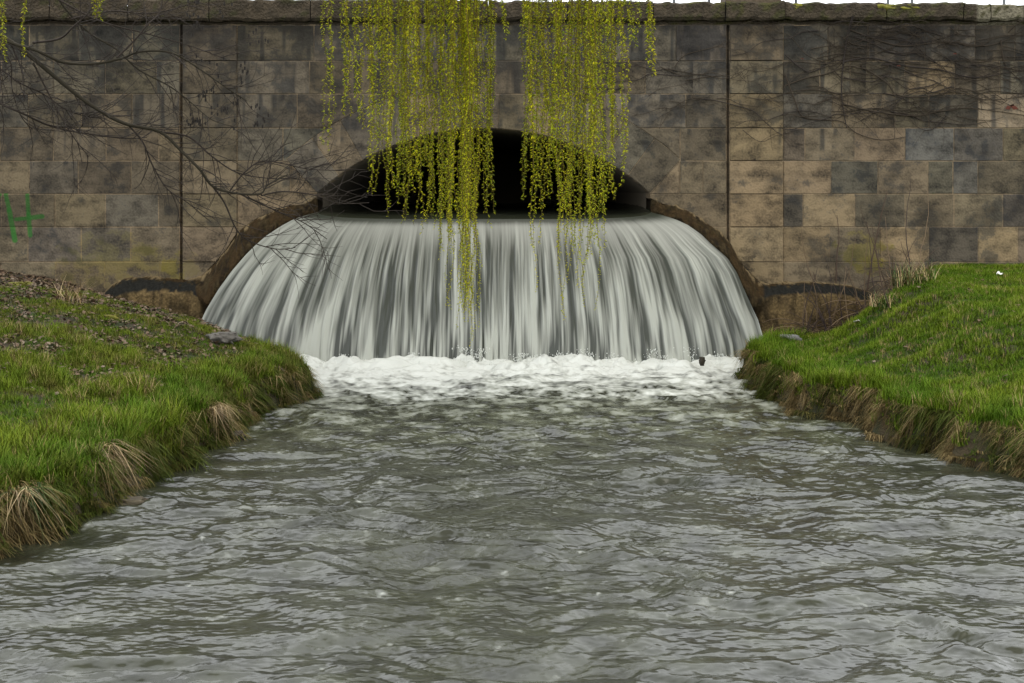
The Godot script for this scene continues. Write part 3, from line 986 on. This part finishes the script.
# ------------------------------------------------------------------ plants
func smooth_path(pts: PackedVector3Array, step := 4) -> PackedVector3Array:
	var o := PackedVector3Array()
	for k in pts.size() - 1:
		var a := pts[maxi(k - 1, 0)]; var b := pts[k]; var c := pts[k + 1]; var d := pts[mini(k + 2, pts.size() - 1)]
		for q in step:
			o.append(b.cubic_interpolate(c, a, d, float(q) / step))
	o.append(pts[-1])
	return o
func build_willow() -> void:
	var foot := Vector3(-7.6, ground(0, -7.6, 7.2), 7.2)
	var tree := base("willow_tree", foot)
	tag(tree, "weeping willow whose yellow green shoots hang in curtains before the arch", "tree")
	var bark := mat(Color.WHITE, 0.9)
	bark.albedo_texture = noise_tex(71, 0.09, 4, 256, lin(0.35, 0.33, 0.3), Color.WHITE)
	bark.uv1_triplanar = true; bark.uv1_scale = Vector3(2, 0.6, 2)
	var bcol := Color(0.16, 0.125, 0.08)
	var tb := MB.new()
	tb.tube(shift_path(smooth_path(PackedVector3Array([foot + Vector3(0, -0.3, 0), foot + Vector3(0.15, 1.5, 0), foot + Vector3(0.6, 3.4, -0.1), foot + Vector3(1.3, 5.0, -0.3), foot + Vector3(2.3, 6.2, -0.6)])), -foot), 0.42, 0.2, 12, bcol)
	put("trunk", tb, bark, tree)
	var top := foot + Vector3(2.3, 6.2, -0.6)
	var limbs := [
		PackedVector3Array([top, Vector3(-3.8, 7.0, 6.4), Vector3(-2.2, 6.9, 6.2), Vector3(-0.8, 6.2, 6.1), Vector3(0.4, 5.6, 6.0), Vector3(1.6, 5.2, 5.9)]),
		PackedVector3Array([top, Vector3(-4.2, 7.1, 7.0), Vector3(-2.6, 6.6, 7.0), Vector3(-1.2, 5.8, 7.0), Vector3(-0.2, 5.35, 7.0)]),
		PackedVector3Array([top, Vector3(-4.6, 6.6, 5.4), Vector3(-3.6, 6.1, 5.2), Vector3(-2.0, 5.5, 5.2), Vector3(0.2, 5.3, 5.3), Vector3(0.9, 5.0, 5.4)]),
		PackedVector3Array([top, Vector3(-5.0, 6.9, 6.6), Vector3(-4.6, 6.4, 6.8), Vector3(-4.3, 5.6, 6.9)]),
	]
	var anchors := PackedVector3Array()
	for l in limbs:
		var sp := smooth_path(l, 6)
		anchors.append_array(sp)
		var mb := MB.new()
		mb.tube(shift_path(sp, -foot), 0.13, 0.02, 8, bcol)
		put("limb", mb, bark, tree)
	var groups := [
		[325, 327, 138, 152, 1], [331, 335, 120, 156, 2], [343, 352, 70, 122, 4], [356, 366, 80, 130, 5], [367, 384, 100, 198, 9], [384, 412, 130, 228, 20], [410, 438, 140, 240, 20],
		[436, 452, 180, 300, 10], [448, 478, 190, 320, 24], [460, 476, 285, 354, 18], [480, 497, 120, 230, 8], [502, 508, 20, 42, 3], [340, 500, 30, 120, 12],
		[524, 534, 90, 208, 5], [528, 534, 240, 294, 2], [534, 560, 120, 245, 17], [556, 580, 150, 325, 17], [576, 602, 150, 322, 16], [588, 606, 120, 275, 8], [604, 626, 110, 210, 10],
		[629, 637, 28, 50, 3], [643, 660, 35, 76, 5], [-6, 8, 35, 64, 3], [23, 30, 45, 64, 2], [84, 102, 8, 24, 3], [520, 660, 8, 40, 10],
	]
	var lm := mat(Color.WHITE, 0.55)
	lm.metallic_specular = 0.2
	lm.backlight_enabled = true; lm.backlight = Color(0.5, 0.5, 0.5)
	for g in groups:
		for k in int(g[4]):
			var bundles := maxi(1, int(ceil(g[4] / 4.0)))
			var bk := k % bundles
			var bx := lerpf(g[0], g[1], (bk + 0.5 + 0.35 * sin(bk * 2.7 + g[0])) / bundles)
			var d := 14.05 + 0.75 * sin(bk * 5.1 + g[0] * 0.7) + rng.randfn(0, 0.12)
			var tip := P(clampf(bx + rng.randfn(0, 1.7), g[0] - 3.0, g[1] + 3.0), lerpf(g[2], g[3], pow(rng.randf(), 0.8)), d)
			var best := anchors[0]
			for a in anchors:
				if Vector2(a.x - tip.x, a.z - tip.z).length() < Vector2(best.x - tip.x, best.z - tip.z).length():
					best = a
			var pts := PackedVector3Array([best - foot])
			var x := tip.x; var z := tip.z
			var high := minf(best.y - 0.25, 4.9)
			pts.append(Vector3(lerpf(best.x, x, 0.7), lerpf(best.y, high, 0.4), lerpf(best.z, z, 0.7)) - foot)
			var len := high - tip.y
			var n := maxi(3, int(len / 0.25))
			var sway := rng.randf() * 99.0
			for q in n + 1:
				var t := float(q) / n
				var o := noise_b.get_noise_2d(sway, t * len * 0.8) * 0.12
				pts.append(Vector3(x + o * (0.3 + t * 0.6), lerpf(high, tip.y, t), z + noise_b.get_noise_2d(sway + 50, t * len) * 0.1) - foot)
			var sp := smooth_path(pts, 3)
			var mb := MB.new()
			mb.tube(sp, 0.005, 0.0014, 3, Color(0.17, 0.13, 0.035))
			var warm := rng.randf()
			var run := 0.0
			var at_next := 0.3
			for q in sp.size() - 1:
				var seg := sp[q].distance_to(sp[q + 1])
				while at_next < run + seg:
					var p := sp[q].lerp(sp[q + 1], (at_next - run) / seg)
					at_next += rng.randf_range(0.014, 0.029)
					var a := rng.randf() * TAU
					var f := Vector3(cos(a), 0, sin(a))
					var leaves := 2 + rng.randi() % 3
					for l in leaves:
						var b := rng.randfn(0, 0.7)
						var dir := (f.rotated(Vector3.UP, b) + Vector3(0, rng.randf_range(-0.9, 0.55), 0)).normalized()
						var size := rng.randf_range(0.013, 0.042) * lerpf(1.1, 0.6, pow(at_next / 4.5, 3.0) if at_next < 4.5 else 1.0)
						var col := Color(0.34, 0.40, 0.012).lerp(Color(0.54, 0.48, 0.012), clampf(warm * 0.6 + rng.randf_range(-0.2, 0.5), 0, 1))
						if rng.randf() < 0.16:
							col = Color(0.16, 0.22, 0.015)
						willow_leaf(mb, p, dir, size, col)
				run += seg
			put("hanging_shoot", mb, lm, tree)
func shift_path(p: PackedVector3Array, by: Vector3) -> PackedVector3Array:
	var o := PackedVector3Array()
	for q in p:
		o.append(q + by)
	return o
func willow_leaf(mb: MB, p: Vector3, dir: Vector3, size: float, col: Color) -> void:
	var side := dir.cross(Vector3(0.2, 0.9, 0.35)).normalized()
	var nn := side.cross(dir).normalized()
	if nn.y < 0:
		nn = -nn
	var tip := p + dir * size + Vector3(0, -size * 0.15, 0)
	var mid := p + dir * size * 0.5 + nn * size * 0.1
	var a := mb.vert(p, nn, col); var b := mb.vert(mid + side * size * 0.17, nn, col); var c := mb.vert(tip, nn, col); var e := mb.vert(mid - side * size * 0.17, nn, col)
	mb.tri(a, b, c); mb.tri(a, c, e)

func twig_out(mb: MB, from: Vector3, dir: Vector3, length: float, r: float, col: Color, depth: int) -> Vector3:
	var pts := PackedVector3Array([from])
	var p := from
	var d := dir.normalized()
	var n := maxi(3, int(length / 0.07))
	var bend := Vector3(rng.randfn(0, 0.1), rng.randfn(0, 0.1) + 0.03, rng.randfn(0, 0.1))
	for k in n:
		d = (d + bend * 0.5 + Vector3(rng.randfn(0, 0.1), rng.randfn(0, 0.1), rng.randfn(0, 0.1))).normalized()
		p += d * length / n
		pts.append(p)
		if depth > 0 and rng.randf() < 0.42:
			var side := d.cross(Vector3(rng.randfn(), rng.randfn(), rng.randfn())).normalized()
			twig_out(mb, p, d + side * rng.randf_range(0.5, 1.0), length * rng.randf_range(0.25, 0.5), r * 0.6, col, depth - 1)
	mb.tube(pts, r, r * 0.35, 4, col)
	return p
func build_alder() -> void:
	var foot := Vector3(-8.3, ground(0, -8.3, 3.6), 3.6)
	var tree := base("alder_tree", foot)
	tag(tree, "bare alder with mossy limbs and dark cones reaching across the wall", "tree")
	var bark := mat(Color.WHITE, 0.9)
	bark.albedo_texture = noise_tex(73, 0.12, 4, 256, lin(0.45, 0.45, 0.4), Color.WHITE)
	bark.uv1_triplanar = true; bark.uv1_scale = Vector3(3, 3, 3)
	var dark := Color(0.04, 0.03, 0.02)
	var moss := Color(0.042, 0.035, 0.016)
	var tb := MB.new()
	tb.tube(PackedVector3Array([Vector3(0, -0.3, 0), Vector3(0.1, 1.5, 0.05), Vector3(0.2, 3.2, 0.0), Vector3(0.5, 5.2, 0.1), Vector3(0.6, 7.5, 0.0)]), 0.24, 0.09, 10, Color(0.1, 0.085, 0.06))
	put("trunk", tb, bark, tree)
	# limbs as [radius at start in metres, depth from the eye at start and end, picture points]
	var limbs := [
		[0.026, 16.4, 17.2, [[-40, 22], [0, 37], [33, 58], [63, 83], [90, 105], [123, 122], [157, 132], [180, 150], [200, 170], [213, 187], [237, 193], [260, 195], [267, 185], [290, 176]]],
		[0.02, 16.4, 16.9, [[-30, 30], [17, 43], [37, 52], [63, 62], [90, 63], [117, 58], [143, 52], [173, 53], [200, 70], [227, 90], [247, 100]]],
		[0.016, 16.4, 17.0, [[-30, 85], [0, 102], [27, 113], [50, 125], [83, 133], [127, 138], [147, 137]]],
		[0.014, 16.6, 17.3, [[40, -40], [60, 0], [73, 20], [93, 37], [117, 50], [140, 70], [167, 87], [187, 100], [213, 120], [235, 127]]],
		[0.012, 16.5, 16.3, [[33, 42], [60, 38], [77, 27], [90, 10], [102, -15]]],
		[0.01, 16.5, 16.8, [[-20, 60], [0, 70], [20, 83], [43, 93], [67, 110], [87, 115], [104, 117]]],
		[0.009, 16.8, 17.2, [[127, 123], [143, 143], [153, 163], [167, 187], [187, 203], [213, 223]]],
		[0.01, 16.9, 17.4, [[160, 132], [187, 137], [213, 157], [240, 173], [270, 180], [296, 178]]],
		[0.009, 17.0, 17.5, [[213, 187], [225, 205], [236, 230], [250, 243], [275, 250], [297, 250]]],
		[0.008, 17.1, 17.6, [[237, 193], [262, 205], [285, 215], [305, 222], [327, 238]]],
		[0.008, 17.1, 17.6, [[230, 190], [245, 172], [262, 160], [285, 165], [310, 170], [345, 172]]],
		[0.008, 17.2, 17.8, [[262, 195], [285, 193], [315, 197], [340, 203], [370, 203]]],
		[0.008, 16.3, 16.6, [[-20, 30], [10, 60], [14, 85], [22, 115], [33, 130]]],
		[0.009, 16.4, 16.7, [[33, 62], [45, 90], [62, 120], [75, 138], [90, 157]]],
		[0.01, 16.5, 17.0, [[117, 58], [135, 40], [150, 25], [160, 10], [165, -20]]],
		[0.009, 16.7, 17.1, [[73, 20], [110, 10], [150, 12], [185, 5], [215, -10]]],
		[0.009, 16.6, 17.1, [[60, 0], [100, 22], [150, 35], [190, 45], [225, 60]]],
	]
	var root_pt := Vector3(0.2, 3.2, 0.0) + foot
	var cones := MB.new()
	for li in limbs.size():
		var L: Array = limbs[li]
		var pts := PackedVector3Array()
		var m: int = L[3].size()
		for k in m:
			var d := lerpf(L[1], L[2], float(k) / (m - 1))
			pts.append(P(L[3][k][0], L[3][k][1], d) + Vector3(rng.randfn(0, 0.01), rng.randfn(0, 0.01), rng.randfn(0, 0.05)))
		if L[3][0][0] < 0:
			pts.insert(0, Vector3(-6.9, pts[0].y + 0.25, pts[0].z)); pts.insert(0, Vector3(foot.x + 0.25, pts[0].y + 0.4, foot.z))
		elif L[3][0][1] < -20:
			pts.insert(0, Vector3(-6.2, 6.2, pts[0].z)); pts.insert(0, Vector3(foot.x + 0.55, 6.6, foot.z))
		var sp := smooth_path(shift_path(pts, -foot), 5)
		var mb := MB.new()
		mb.tube(sp, L[0] * 1.25, maxf(0.0045, L[0] * 0.3), 7, moss if li in [0, 1, 3] else dark)
		var tw := MB.new()
		for q in range(6, sp.size() - 1):
			if sp[q].x + foot.x < -6.4:
				continue
			if rng.randf() < 0.72:
				var d := (sp[q + 1] - sp[q]).normalized()
				var side := d.cross(Vector3(rng.randfn(0, 0.4), rng.randfn(0, 0.4), 1)).normalized() * (1 if rng.randf() < 0.5 else -1)
				var end := twig_out(tw, sp[q], d * 0.9 + side * rng.randf_range(0.3, 0.9) + Vector3(0, 0, rng.randfn(0, 0.25)), rng.randf_range(0.25, 0.8), 0.0058, dark, 1)
				var w := end + foot
				var pxx := 512 + w.x * F / (DIST - w.z)
				if pxx > 190 and pxx < 270 and w.y > 3.0 and rng.randf() < 0.8:
					for c in 2 + rng.randi() % 4:
						cone(cones, end + Vector3(rng.randfn(0, 0.05), rng.randfn(0, 0.04), rng.randfn(0, 0.05)))
		var limb := put("limb", mb, bark, tree)
		if tw.v.size():
			kind(put("twigs", tw, bark, limb), "stuff")
	if cones.v.size():
		kind(put("cones", cones, mat(Color.WHITE, 0.9), tree), "stuff")
func cone(mb: MB, p: Vector3) -> void:
	mb.tube(PackedVector3Array([p + Vector3(0, 0.022, 0), p + Vector3(0, 0.014, 0), p, p + Vector3(0, -0.014, 0)]), 0.013, 0.009, 6, Color(0.022, 0.016, 0.012))
	mb.tube(PackedVector3Array([p + Vector3(0, 0.05, 0.005), p + Vector3(0, 0.02, 0)]), 0.002, 0.002, 3, Color(0.03, 0.022, 0.016))

func build_vine() -> void:
	var vine := base("wall_creeper", Vector3(P(850, 0).x, 4.6, 0.05))
	tag(vine, "leafless creeper stems sprawling over the wall below the mossy coping", "creeper")
	var o := vine.position
	var m := mat(Color.WHITE, 0.9)
	var brown := Color(0.045, 0.032, 0.023)
	var grey := Color(0.032, 0.026, 0.021)
	var main := [
		[[850, 18], [847, 35], [843, 62], [841, 84], [842, 104], [846, 128]],
		[[784, 74], [794, 100], [803, 117], [826, 120], [842, 122], [856, 133], [880, 140], [905, 137]],
		[[842, 104], [866, 110], [890, 114], [915, 116], [938, 112], [965, 108], [1000, 112], [1040, 118]],
		[[843, 62], [870, 58], [905, 66], [940, 70], [975, 78], [1010, 72], [1050, 70]],
		[[850, 30], [876, 40], [900, 46], [925, 44], [950, 42], [985, 46], [1012, 38], [1050, 26]],
		[[860, 66], [885, 82], [897, 95], [925, 97], [955, 92], [985, 100], [1030, 96]],
		[[784, 55], [800, 68], [812, 72], [830, 62], [845, 60]],
		[[784, 86], [806, 78], [826, 74], [848, 66], [872, 70], [900, 60]],
		[[1000, 40], [1003, 60], [1010, 72], [1030, 88]],
		[[930, 50], [958, 64], [980, 70], [1000, 66], [1040, 60]],
		[[846, 62], [820, 64], [790, 62], [760, 72], [740, 68]],
		[[842, 95], [815, 90], [790, 92], [765, 100], [742, 96]],
		[[742, 130], [760, 142], [780, 135], [800, 146]],
	]
	for k in 105:
		var x := rng.randf_range(800, 1010); var y := rng.randf_range(28, 118)
		if k > 92:
			x = rng.randf_range(640, 720); y = rng.randf_range(62, 110)
		var pts := []
		var a := rng.randfn(0, 0.5)
		var dirx := 1.0 if rng.randf() < 0.65 else -1.0
		for q in 4 + rng.randi() % 5:
			pts.append([x, y])
			x += dirx * rng.randf_range(9, 22); y += a * 9.0 + rng.randfn(0, 3.5)
			a = a * 0.8 + rng.randfn(0, 0.35) + 0.05
			if y > 128: a = -0.4
			if y < 27: a = 0.4
		main.append(pts)
	for k in main.size():
		var pts := PackedVector3Array()
		var thick := 0.016 if k == 0 else (0.011 if k < 9 else rng.randf_range(0.0035, 0.008))
		for q in main[k]:
			var off := 0.012 + rng.randf() * 0.025
			if q[0] > 722 and q[0] < 790: off += 0.035
			if q[1] < 29: off = 0.17
			pts.append(P(q[0], q[1], DIST) + Vector3(0, 0, off) - o)
		if pts.size() < 3:
			continue
		var mb := MB.new()
		var sp := smooth_path(pts, 4)
		mb.tube(sp, thick, thick * 0.4, 5, brown if k % 3 else grey)
		for q in range(2, sp.size() - 1):
			if rng.randf() < 0.3:
				var d := (sp[q + 1] - sp[q]).normalized()
				var p := sp[q]
				var tw := PackedVector3Array([p])
				var an := rng.randf_range(0.4, 1.1) * (1 if rng.randf() < 0.5 else -1)
				d = d.rotated(Vector3.BACK, an)
				for z in 4:
					d = d.rotated(Vector3.BACK, rng.randfn(0, 0.2))
					p += d * rng.randf_range(0.05, 0.11)
					p.z = clampf(p.z + rng.randfn(0, 0.008), 0.0, 0.06)
					tw.append(p)
				mb.tube(tw, 0.0035, 0.0015, 3, brown)
		put("stem", mb, m, vine)
	for l in [[1009, 107, 0.1], [953, 54, 0.03], [897, 66, 0.03], [801, 59, 0.025]]:
		var mb := MB.new()
		var c := P(l[0], l[1], DIST) + Vector3(0, 0, 0.08) - o
		for k in 3:
			var a := PI * 0.5 + (k - 1) * 0.9
			leaf_flat(mb, c, Vector3(cos(a), sin(a) - 0.9, 0.3).normalized(), l[2], Color(0.1, 0.026, 0.014))
		put("red_leaf", mb, m, vine)
	# rooted in the bank
func leaf_flat(mb: MB, p: Vector3, dir: Vector3, size: float, col: Color) -> void:
	var side := dir.cross(Vector3(0, 0.2, 1)).normalized()
	var nn := side.cross(dir).normalized()
	if nn.z < 0: nn = -nn
	var a := mb.vert(p, nn, col); var b := mb.vert(p + dir * size * 0.45 + side * size * 0.32, nn, col); var c := mb.vert(p + dir * size, nn, col); var e := mb.vert(p + dir * size * 0.45 - side * size * 0.32, nn, col)
	mb.tri(a, b, c); mb.tri(a, c, e)

func clump(called: String, at: Vector3, count: int, spread: float, h: float, lean: float, droop: float, facing: float, cols: Array, label: String, category: String, group := "") -> void:
	var mb := MB.new()
	for k in count:
		var a := rng.randf() * TAU
		var r := spread * sqrt(rng.randf())
		var c: Color = cols[rng.randi() % cols.size()]
		var v := rng.randf_range(0.7, 1.3)
		blade(mb, Vector3(cos(a) * r, -0.03, sin(a) * r), rng.randf() * TAU if facing > 90 else facing + rng.randfn(0, 0.85), h * rng.randf_range(0.4, 1.1), lean * rng.randf_range(0.2, 1.2), 0.0065 * rng.randf_range(0.7, 1.5), Color(c.r * v, c.g * v, c.b * v), droop * rng.randf_range(0.6, 1.15))
	var m := mat(Color.WHITE, 0.65)
	m.backlight_enabled = true; m.backlight = Color(0.25, 0.25, 0.25)
	var o := put(called, mb, m)
	o.position = at
	tag(o, label, category, group)

func build_small() -> void:
	var straw := [Color(0.42, 0.3, 0.14), Color(0.32, 0.22, 0.1), Color(0.22, 0.15, 0.07), Color(0.5, 0.38, 0.2)]
	var green := [Color(0.06, 0.12, 0.015), Color(0.09, 0.15, 0.02), Color(0.045, 0.09, 0.012)]
	# straw clumps on the left bank: straw hangs towards the stream
	clump("dry_grass_clump", spot(0, 56, 446), 1500, 0.42, 0.4, 0.42, 2.1, 0.6, straw, "large drooping clump of straw coloured grass over the waterline", "dry grass")
	clump("dry_grass_clump", spot(0, 10, 486), 300, 0.2, 0.26, 0.3, 2.1, 0.5, straw + green, "small straw and green grass clump dipping into the shallows", "dry grass")
	clump("dry_grass_clump", spot(0, 205, 408), 260, 0.18, 0.3, 0.3, 1.9, 0.4, straw, "upright pale straw clump near the middle of the leafy bank", "dry grass")
	clump("dry_grass_clump", spot(0, 70, 302), 80, 0.16, 0.4, 0.3, 0.2, 100.0, straw, "thin pale straw tussock against the mossy foot of the wall", "dry grass")
	clump("grass_tussock", spot(1, 915, 284), 300, 0.3, 0.4, 0.22, 0.2, 100.0, straw + green, "tall straw and green tussock at the wall beside the brambles", "grass tussock")
	clump("green_tussock", spot(1, 838, 322), 110, 0.14, 0.26, 0.14, 0.2, 100.0, green, "fresh green tussock in front of the dead brambles", "grass tussock")
	clump("green_tussock", spot(1, 770, 350), 140, 0.16, 0.2, 0.14, 0.6, 100.0, green + straw, "green tussock on the bank corner beside the waterfall", "grass tussock")
	clump("grass_tussock", spot(1, 885, 304), 200, 0.22, 0.26, 0.2, 0.3, 100.0, straw + green, "low mixed tussock in the bramble edge below the yellow lichen", "grass tussock")
	clump("grass_tussock", spot(1, 862, 316), 170, 0.2, 0.22, 0.2, 0.4, 100.0, straw + green, "spreading half dry tussock between the brambles and paper scrap", "grass tussock")
	rock("flat_stone", spot(0, 222, 340) + Vector3(0, 0.02, 0), Vector3(0.17, 0.09, 0.14), Color(0.12, 0.11, 0.095), "dark flat stone at the left foot of the waterfall", 3)
	rock("grey_stone", spot(1, 786, 341) + Vector3(0, 0.0, 0), Vector3(0.16, 0.13, 0.13), Color(0.2, 0.2, 0.195), "grey stone in the grass at the corner beside the waterfall", 8)
	rock("shore_stone", spot(0, 124, 506) + Vector3(0.02, 0.0, 0.02), Vector3(0.16, 0.09, 0.12), Color(0.075, 0.06, 0.035), "brown wet stone beside the large straw clump", 14)
	rock("shore_stone", spot(0, 232, 436) + Vector3(0.02, 0.0, 0.02), Vector3(0.1, 0.07, 0.09), Color(0.05, 0.04, 0.026), "small dark stone below the pale straw clump at the water", 17)
	rock("driftwood_knot", P(702, 362, 18.3) + Vector3(0, 0.02, 0), Vector3(0.035, 0.07, 0.035), Color(0.03, 0.024, 0.014), "small dark driftwood end poking out of the foam", 21, "driftwood")
	# brambles and saplings at the right foot of the wall
	var bush := base("bramble_bush", spot(1, 850, 315))
	tag(bush, "tangle of dead bramble canes at the foot of the blotched wall", "bush")
	var bm := mat(Color.WHITE, 0.9)
	for k in 150:
		var p := P(rng.randf_range(795, 925), 300, 19.4)
		p.z = rng.randf_range(0.45, 0.85)
		p.y = ground(1, p.x, p.z)
		var mb := MB.new()
		var dir := Vector3(rng.randfn(0, 0.9), rng.randf_range(0.25, 1.0), rng.randfn(0.05, 0.25))
		var pts := PackedVector3Array([p - bush.position])
		var q := p
		var l := rng.randf_range(0.3, 0.8)
		if k % 9 == 0:
			dir = Vector3(rng.randfn(0, 0.25), 1.6, 0); l = rng.randf_range(0.8, 1.5)
		for s in 8:
			dir = (dir.normalized() + Vector3(rng.randfn(0, 0.12), -0.16 if k % 9 else 0.03, rng.randfn(0, 0.05))).normalized()
			q += dir * l / 8
			q.z = maxf(q.z, 0.15)
			pts.append(q - bush.position)
		var c := [Color(0.12, 0.08, 0.045), Color(0.07, 0.045, 0.03), Color(0.2, 0.14, 0.085), Color(0.05, 0.035, 0.03)][rng.randi() % 4] as Color
		mb.tube(pts, rng.randf_range(0.006, 0.012), 0.003, 4, c)
		put("cane", mb, bm, bush)
	var dead := []
	var deadc := []
	var saps := [
		[[[863, 312], [868, 285], [873, 255], [879, 225], [887, 192]], "tall leaning bare sapling in front of the yellow lichen", 0.013],
		[[[834, 320], [836, 285], [837, 255], [839, 238], [837, 215]], "straight bare sapling rising between the brambles and the pilaster", 0.011],
		[[[892, 308], [882, 285], [877, 255], [872, 225]], "thin bare stem crossing the tall leaning sapling", 0.01],
		[[[835, 320], [826, 300], [818, 285], [813, 272]], "short bare stem leaning toward the waterfall from the brambles", 0.012],
		[[[815, 330], [800, 318], [786, 304], [765, 292], [735, 290], [700, 282]], "long low cane arching out over the edge of the waterfall", 0.006],
	]
	for s in saps:
		var at := spot(1, s[0][0][0], s[0][0][1])
		var d := DIST - at.z
		var pts := PackedVector3Array([Vector3(0, -0.08, 0)])
		for k in range(1, s[0].size()):
			pts.append(P(s[0][k][0], s[0][k][1], d) - at)
		var mb := MB.new()
		var sp := smooth_path(pts, 4)
		mb.tube(sp, s[2], s[2] * 0.35, 5, Color(0.075, 0.05, 0.034))
		for q in range(5, sp.size() - 1):
			if rng.randf() < 0.35:
				twig_out(mb, sp[q], (sp[q + 1] - sp[q]).normalized() + Vector3(rng.randfn(0, 0.6), 0.2, rng.randfn(0, 0.3)), rng.randf_range(0.12, 0.3), 0.003, Color(0.07, 0.047, 0.033), 1)
		var o := put("sapling" , mb, bm)
		o.position = at
		tag(o, s[1], "sapling")
	# scraps
	for s in [[1000, 278, "crumpled white paper scrap on the lawn near the wall"], [857, 327, "white paper scrap in the grass before the brambles"]]:
		var mb := MB.new()
		for r in 5:
			for q in 5:
				mb.vert(Vector3((q - 2) * 0.018, 0.025 + noise_c.get_noise_2d(q * 9 + s[0], r * 9) * 0.04, (r - 2) * 0.014), Vector3.UP)
		mb.grid_normals(0, 5, 5, Vector3.UP); mb.grid_faces(0, 5, 5)
		var o := put("paper_scrap", mb, mat(lin(0.75, 0.74, 0.7), 0.8, false))
		o.position = spot(1, s[0], s[1]) + Vector3(0, 0.03, 0)
		tag(o, s[2], "paper")
	# railing and piers on the bridge
	var iron := mat(lin(0.16, 0.17, 0.18), 0.5, false)
	var rail := base("bridge_railing", Vector3(0, 4.8, -0.3))
	tag(rail, "grey iron railing standing on the bridge coping", "railing")
	for px in [-60, 12, 84, 156, 262, 330, 402, 474, 546, 618, 674, 709, 796, 888, 912, 1004, 1076]:
		var p := P(px, 0, 20.3)
		var mb := MB.new()
		mb.tube(PackedVector3Array([Vector3(p.x, -0.06, 0), Vector3(p.x, 0.5, 0), Vector3(p.x, 1.05, 0)]), 0.022, 0.022, 8)
		put("post", mb, iron, rail)
	for y in [0.55, 1.05]:
		var mb := MB.new()
		mb.tube(PackedVector3Array([Vector3(-8.6, y, 0), Vector3(0, y, 0), Vector3(8.8, y, 0)]), 0.025, 0.025, 8)
		put("rail", mb, iron, rail)
	var pm := mat(Color.WHITE, 0.95)
	pm.albedo_texture = noise_tex(35, 0.06, 5, 256, lin(0.4, 0.4, 0.36), Color.WHITE)
	pm.uv1_triplanar = true
	for k in 2:
		var a := W2([181, 725][k], 6); var b := W2([237, 781][k], 6)
		var mb := MB.new()
		mb.box(Vector3(a.x, -0.03, -0.45), Vector3(b.x, 1.1, 0.02), Color(0.16, 0.12, 0.08)); mb.box(Vector3(a.x - 0.05, 1.1, -0.5), Vector3(b.x + 0.05, 1.22, 0.07), Color(0.16, 0.13, 0.09))
		var o := put("stone_pier", mb, pm)
		o.position = Vector3(0, 4.82, 0)
		tag(o, "brown stone pier on the coping above the pilaster left of the arch" if k == 0 else "brown stone pier on the coping above the tan pilaster", "pier")
	# weeds and moss cushions on the coping
	var wx := []; var wc := []
	var weed := tuft(8, 0.03, 0.07, 0.05, 0.006)
	for k in 420:
		var px := rng.randf_range(630, 1040) if k < 330 else rng.randf_range(-20, 640)
		if noise_b.get_noise_1d(px * 0.06) < 0.0:
			continue
		var p := P(px, 2.0 + px / 1024.0 * 5.0, 19.95)
		var s := rng.randf_range(0.4, 1.0)
		wx.append(Transform3D(Basis(Vector3.UP, rng.randf() * TAU).scaled(Vector3(s, s, s)), Vector3(p.x, p.y - 0.02, rng.randf_range(-0.05, 0.1))))
		wc.append([Color(0.1, 0.16, 0.03), Color(0.2, 0.16, 0.07), Color(0.14, 0.16, 0.03), Color(0.25, 0.2, 0.1)][rng.randi() % 4])
	kind(multi("coping_weeds", weed, wx, wc, mat(Color.WHITE, 0.7)), "stuff", "small weeds growing along the top of the coping", "weeds")
	for c in [[886, 6.5, 0.2, "broad yellow moss cushion on the coping under a railing post"], [908, 6.6, 0.24, "longest yellow moss cushion on the coping, under a railing post"], [798, 5.5, 0.1, "small yellow moss cushion on the coping beside the pier"]]:
		var p := P(c[0], c[1], 19.9)
		rock("moss_cushion", Vector3(p.x, p.y - 0.01, 0.07), Vector3(c[2], 0.06, 0.07), Color(0.2, 0.19, 0.02), c[3], int(c[0]), "moss")
		get_child(-1).set_meta("group", "moss cushions on the coping")
	for c in [[132, 292, 0.12], [137, 296, 0.09], [110, 318, 0.08], [20, 285, 0.14]]:
		var p := spot(0, c[0], c[1])
		rock("moss_tuft", p, Vector3(c[2], 0.05, c[2]), Color(0.17, 0.16, 0.02), "yellow green moss tuft among the dead leaves by the wall", int(c[0]), "moss")
		get_child(-1).set_meta("group", "moss tufts in the leaf litter")

func _ready() -> void:
	rng.seed = 20240401
	for k in 3:
		var f: FastNoiseLite = [noise_a, noise_b, noise_c][k]
		f.noise_type = FastNoiseLite.TYPE_SIMPLEX_SMOOTH
		f.seed = 100 + k; f.frequency = 1.0
		f.fractal_type = FastNoiseLite.FRACTAL_FBM; f.fractal_octaves = [2, 3, 2][k]
	set_view()
	build_wall()
	print("wall ", Time.get_ticks_msec())
	build_fall()
	build_river()
	print("water ", Time.get_ticks_msec())
	build_banks()
	print("banks ", Time.get_ticks_msec())
	build_willow()
	build_alder()
	build_vine()
	print("plants ", Time.get_ticks_msec())
	build_small()
	print("done ", Time.get_ticks_msec())
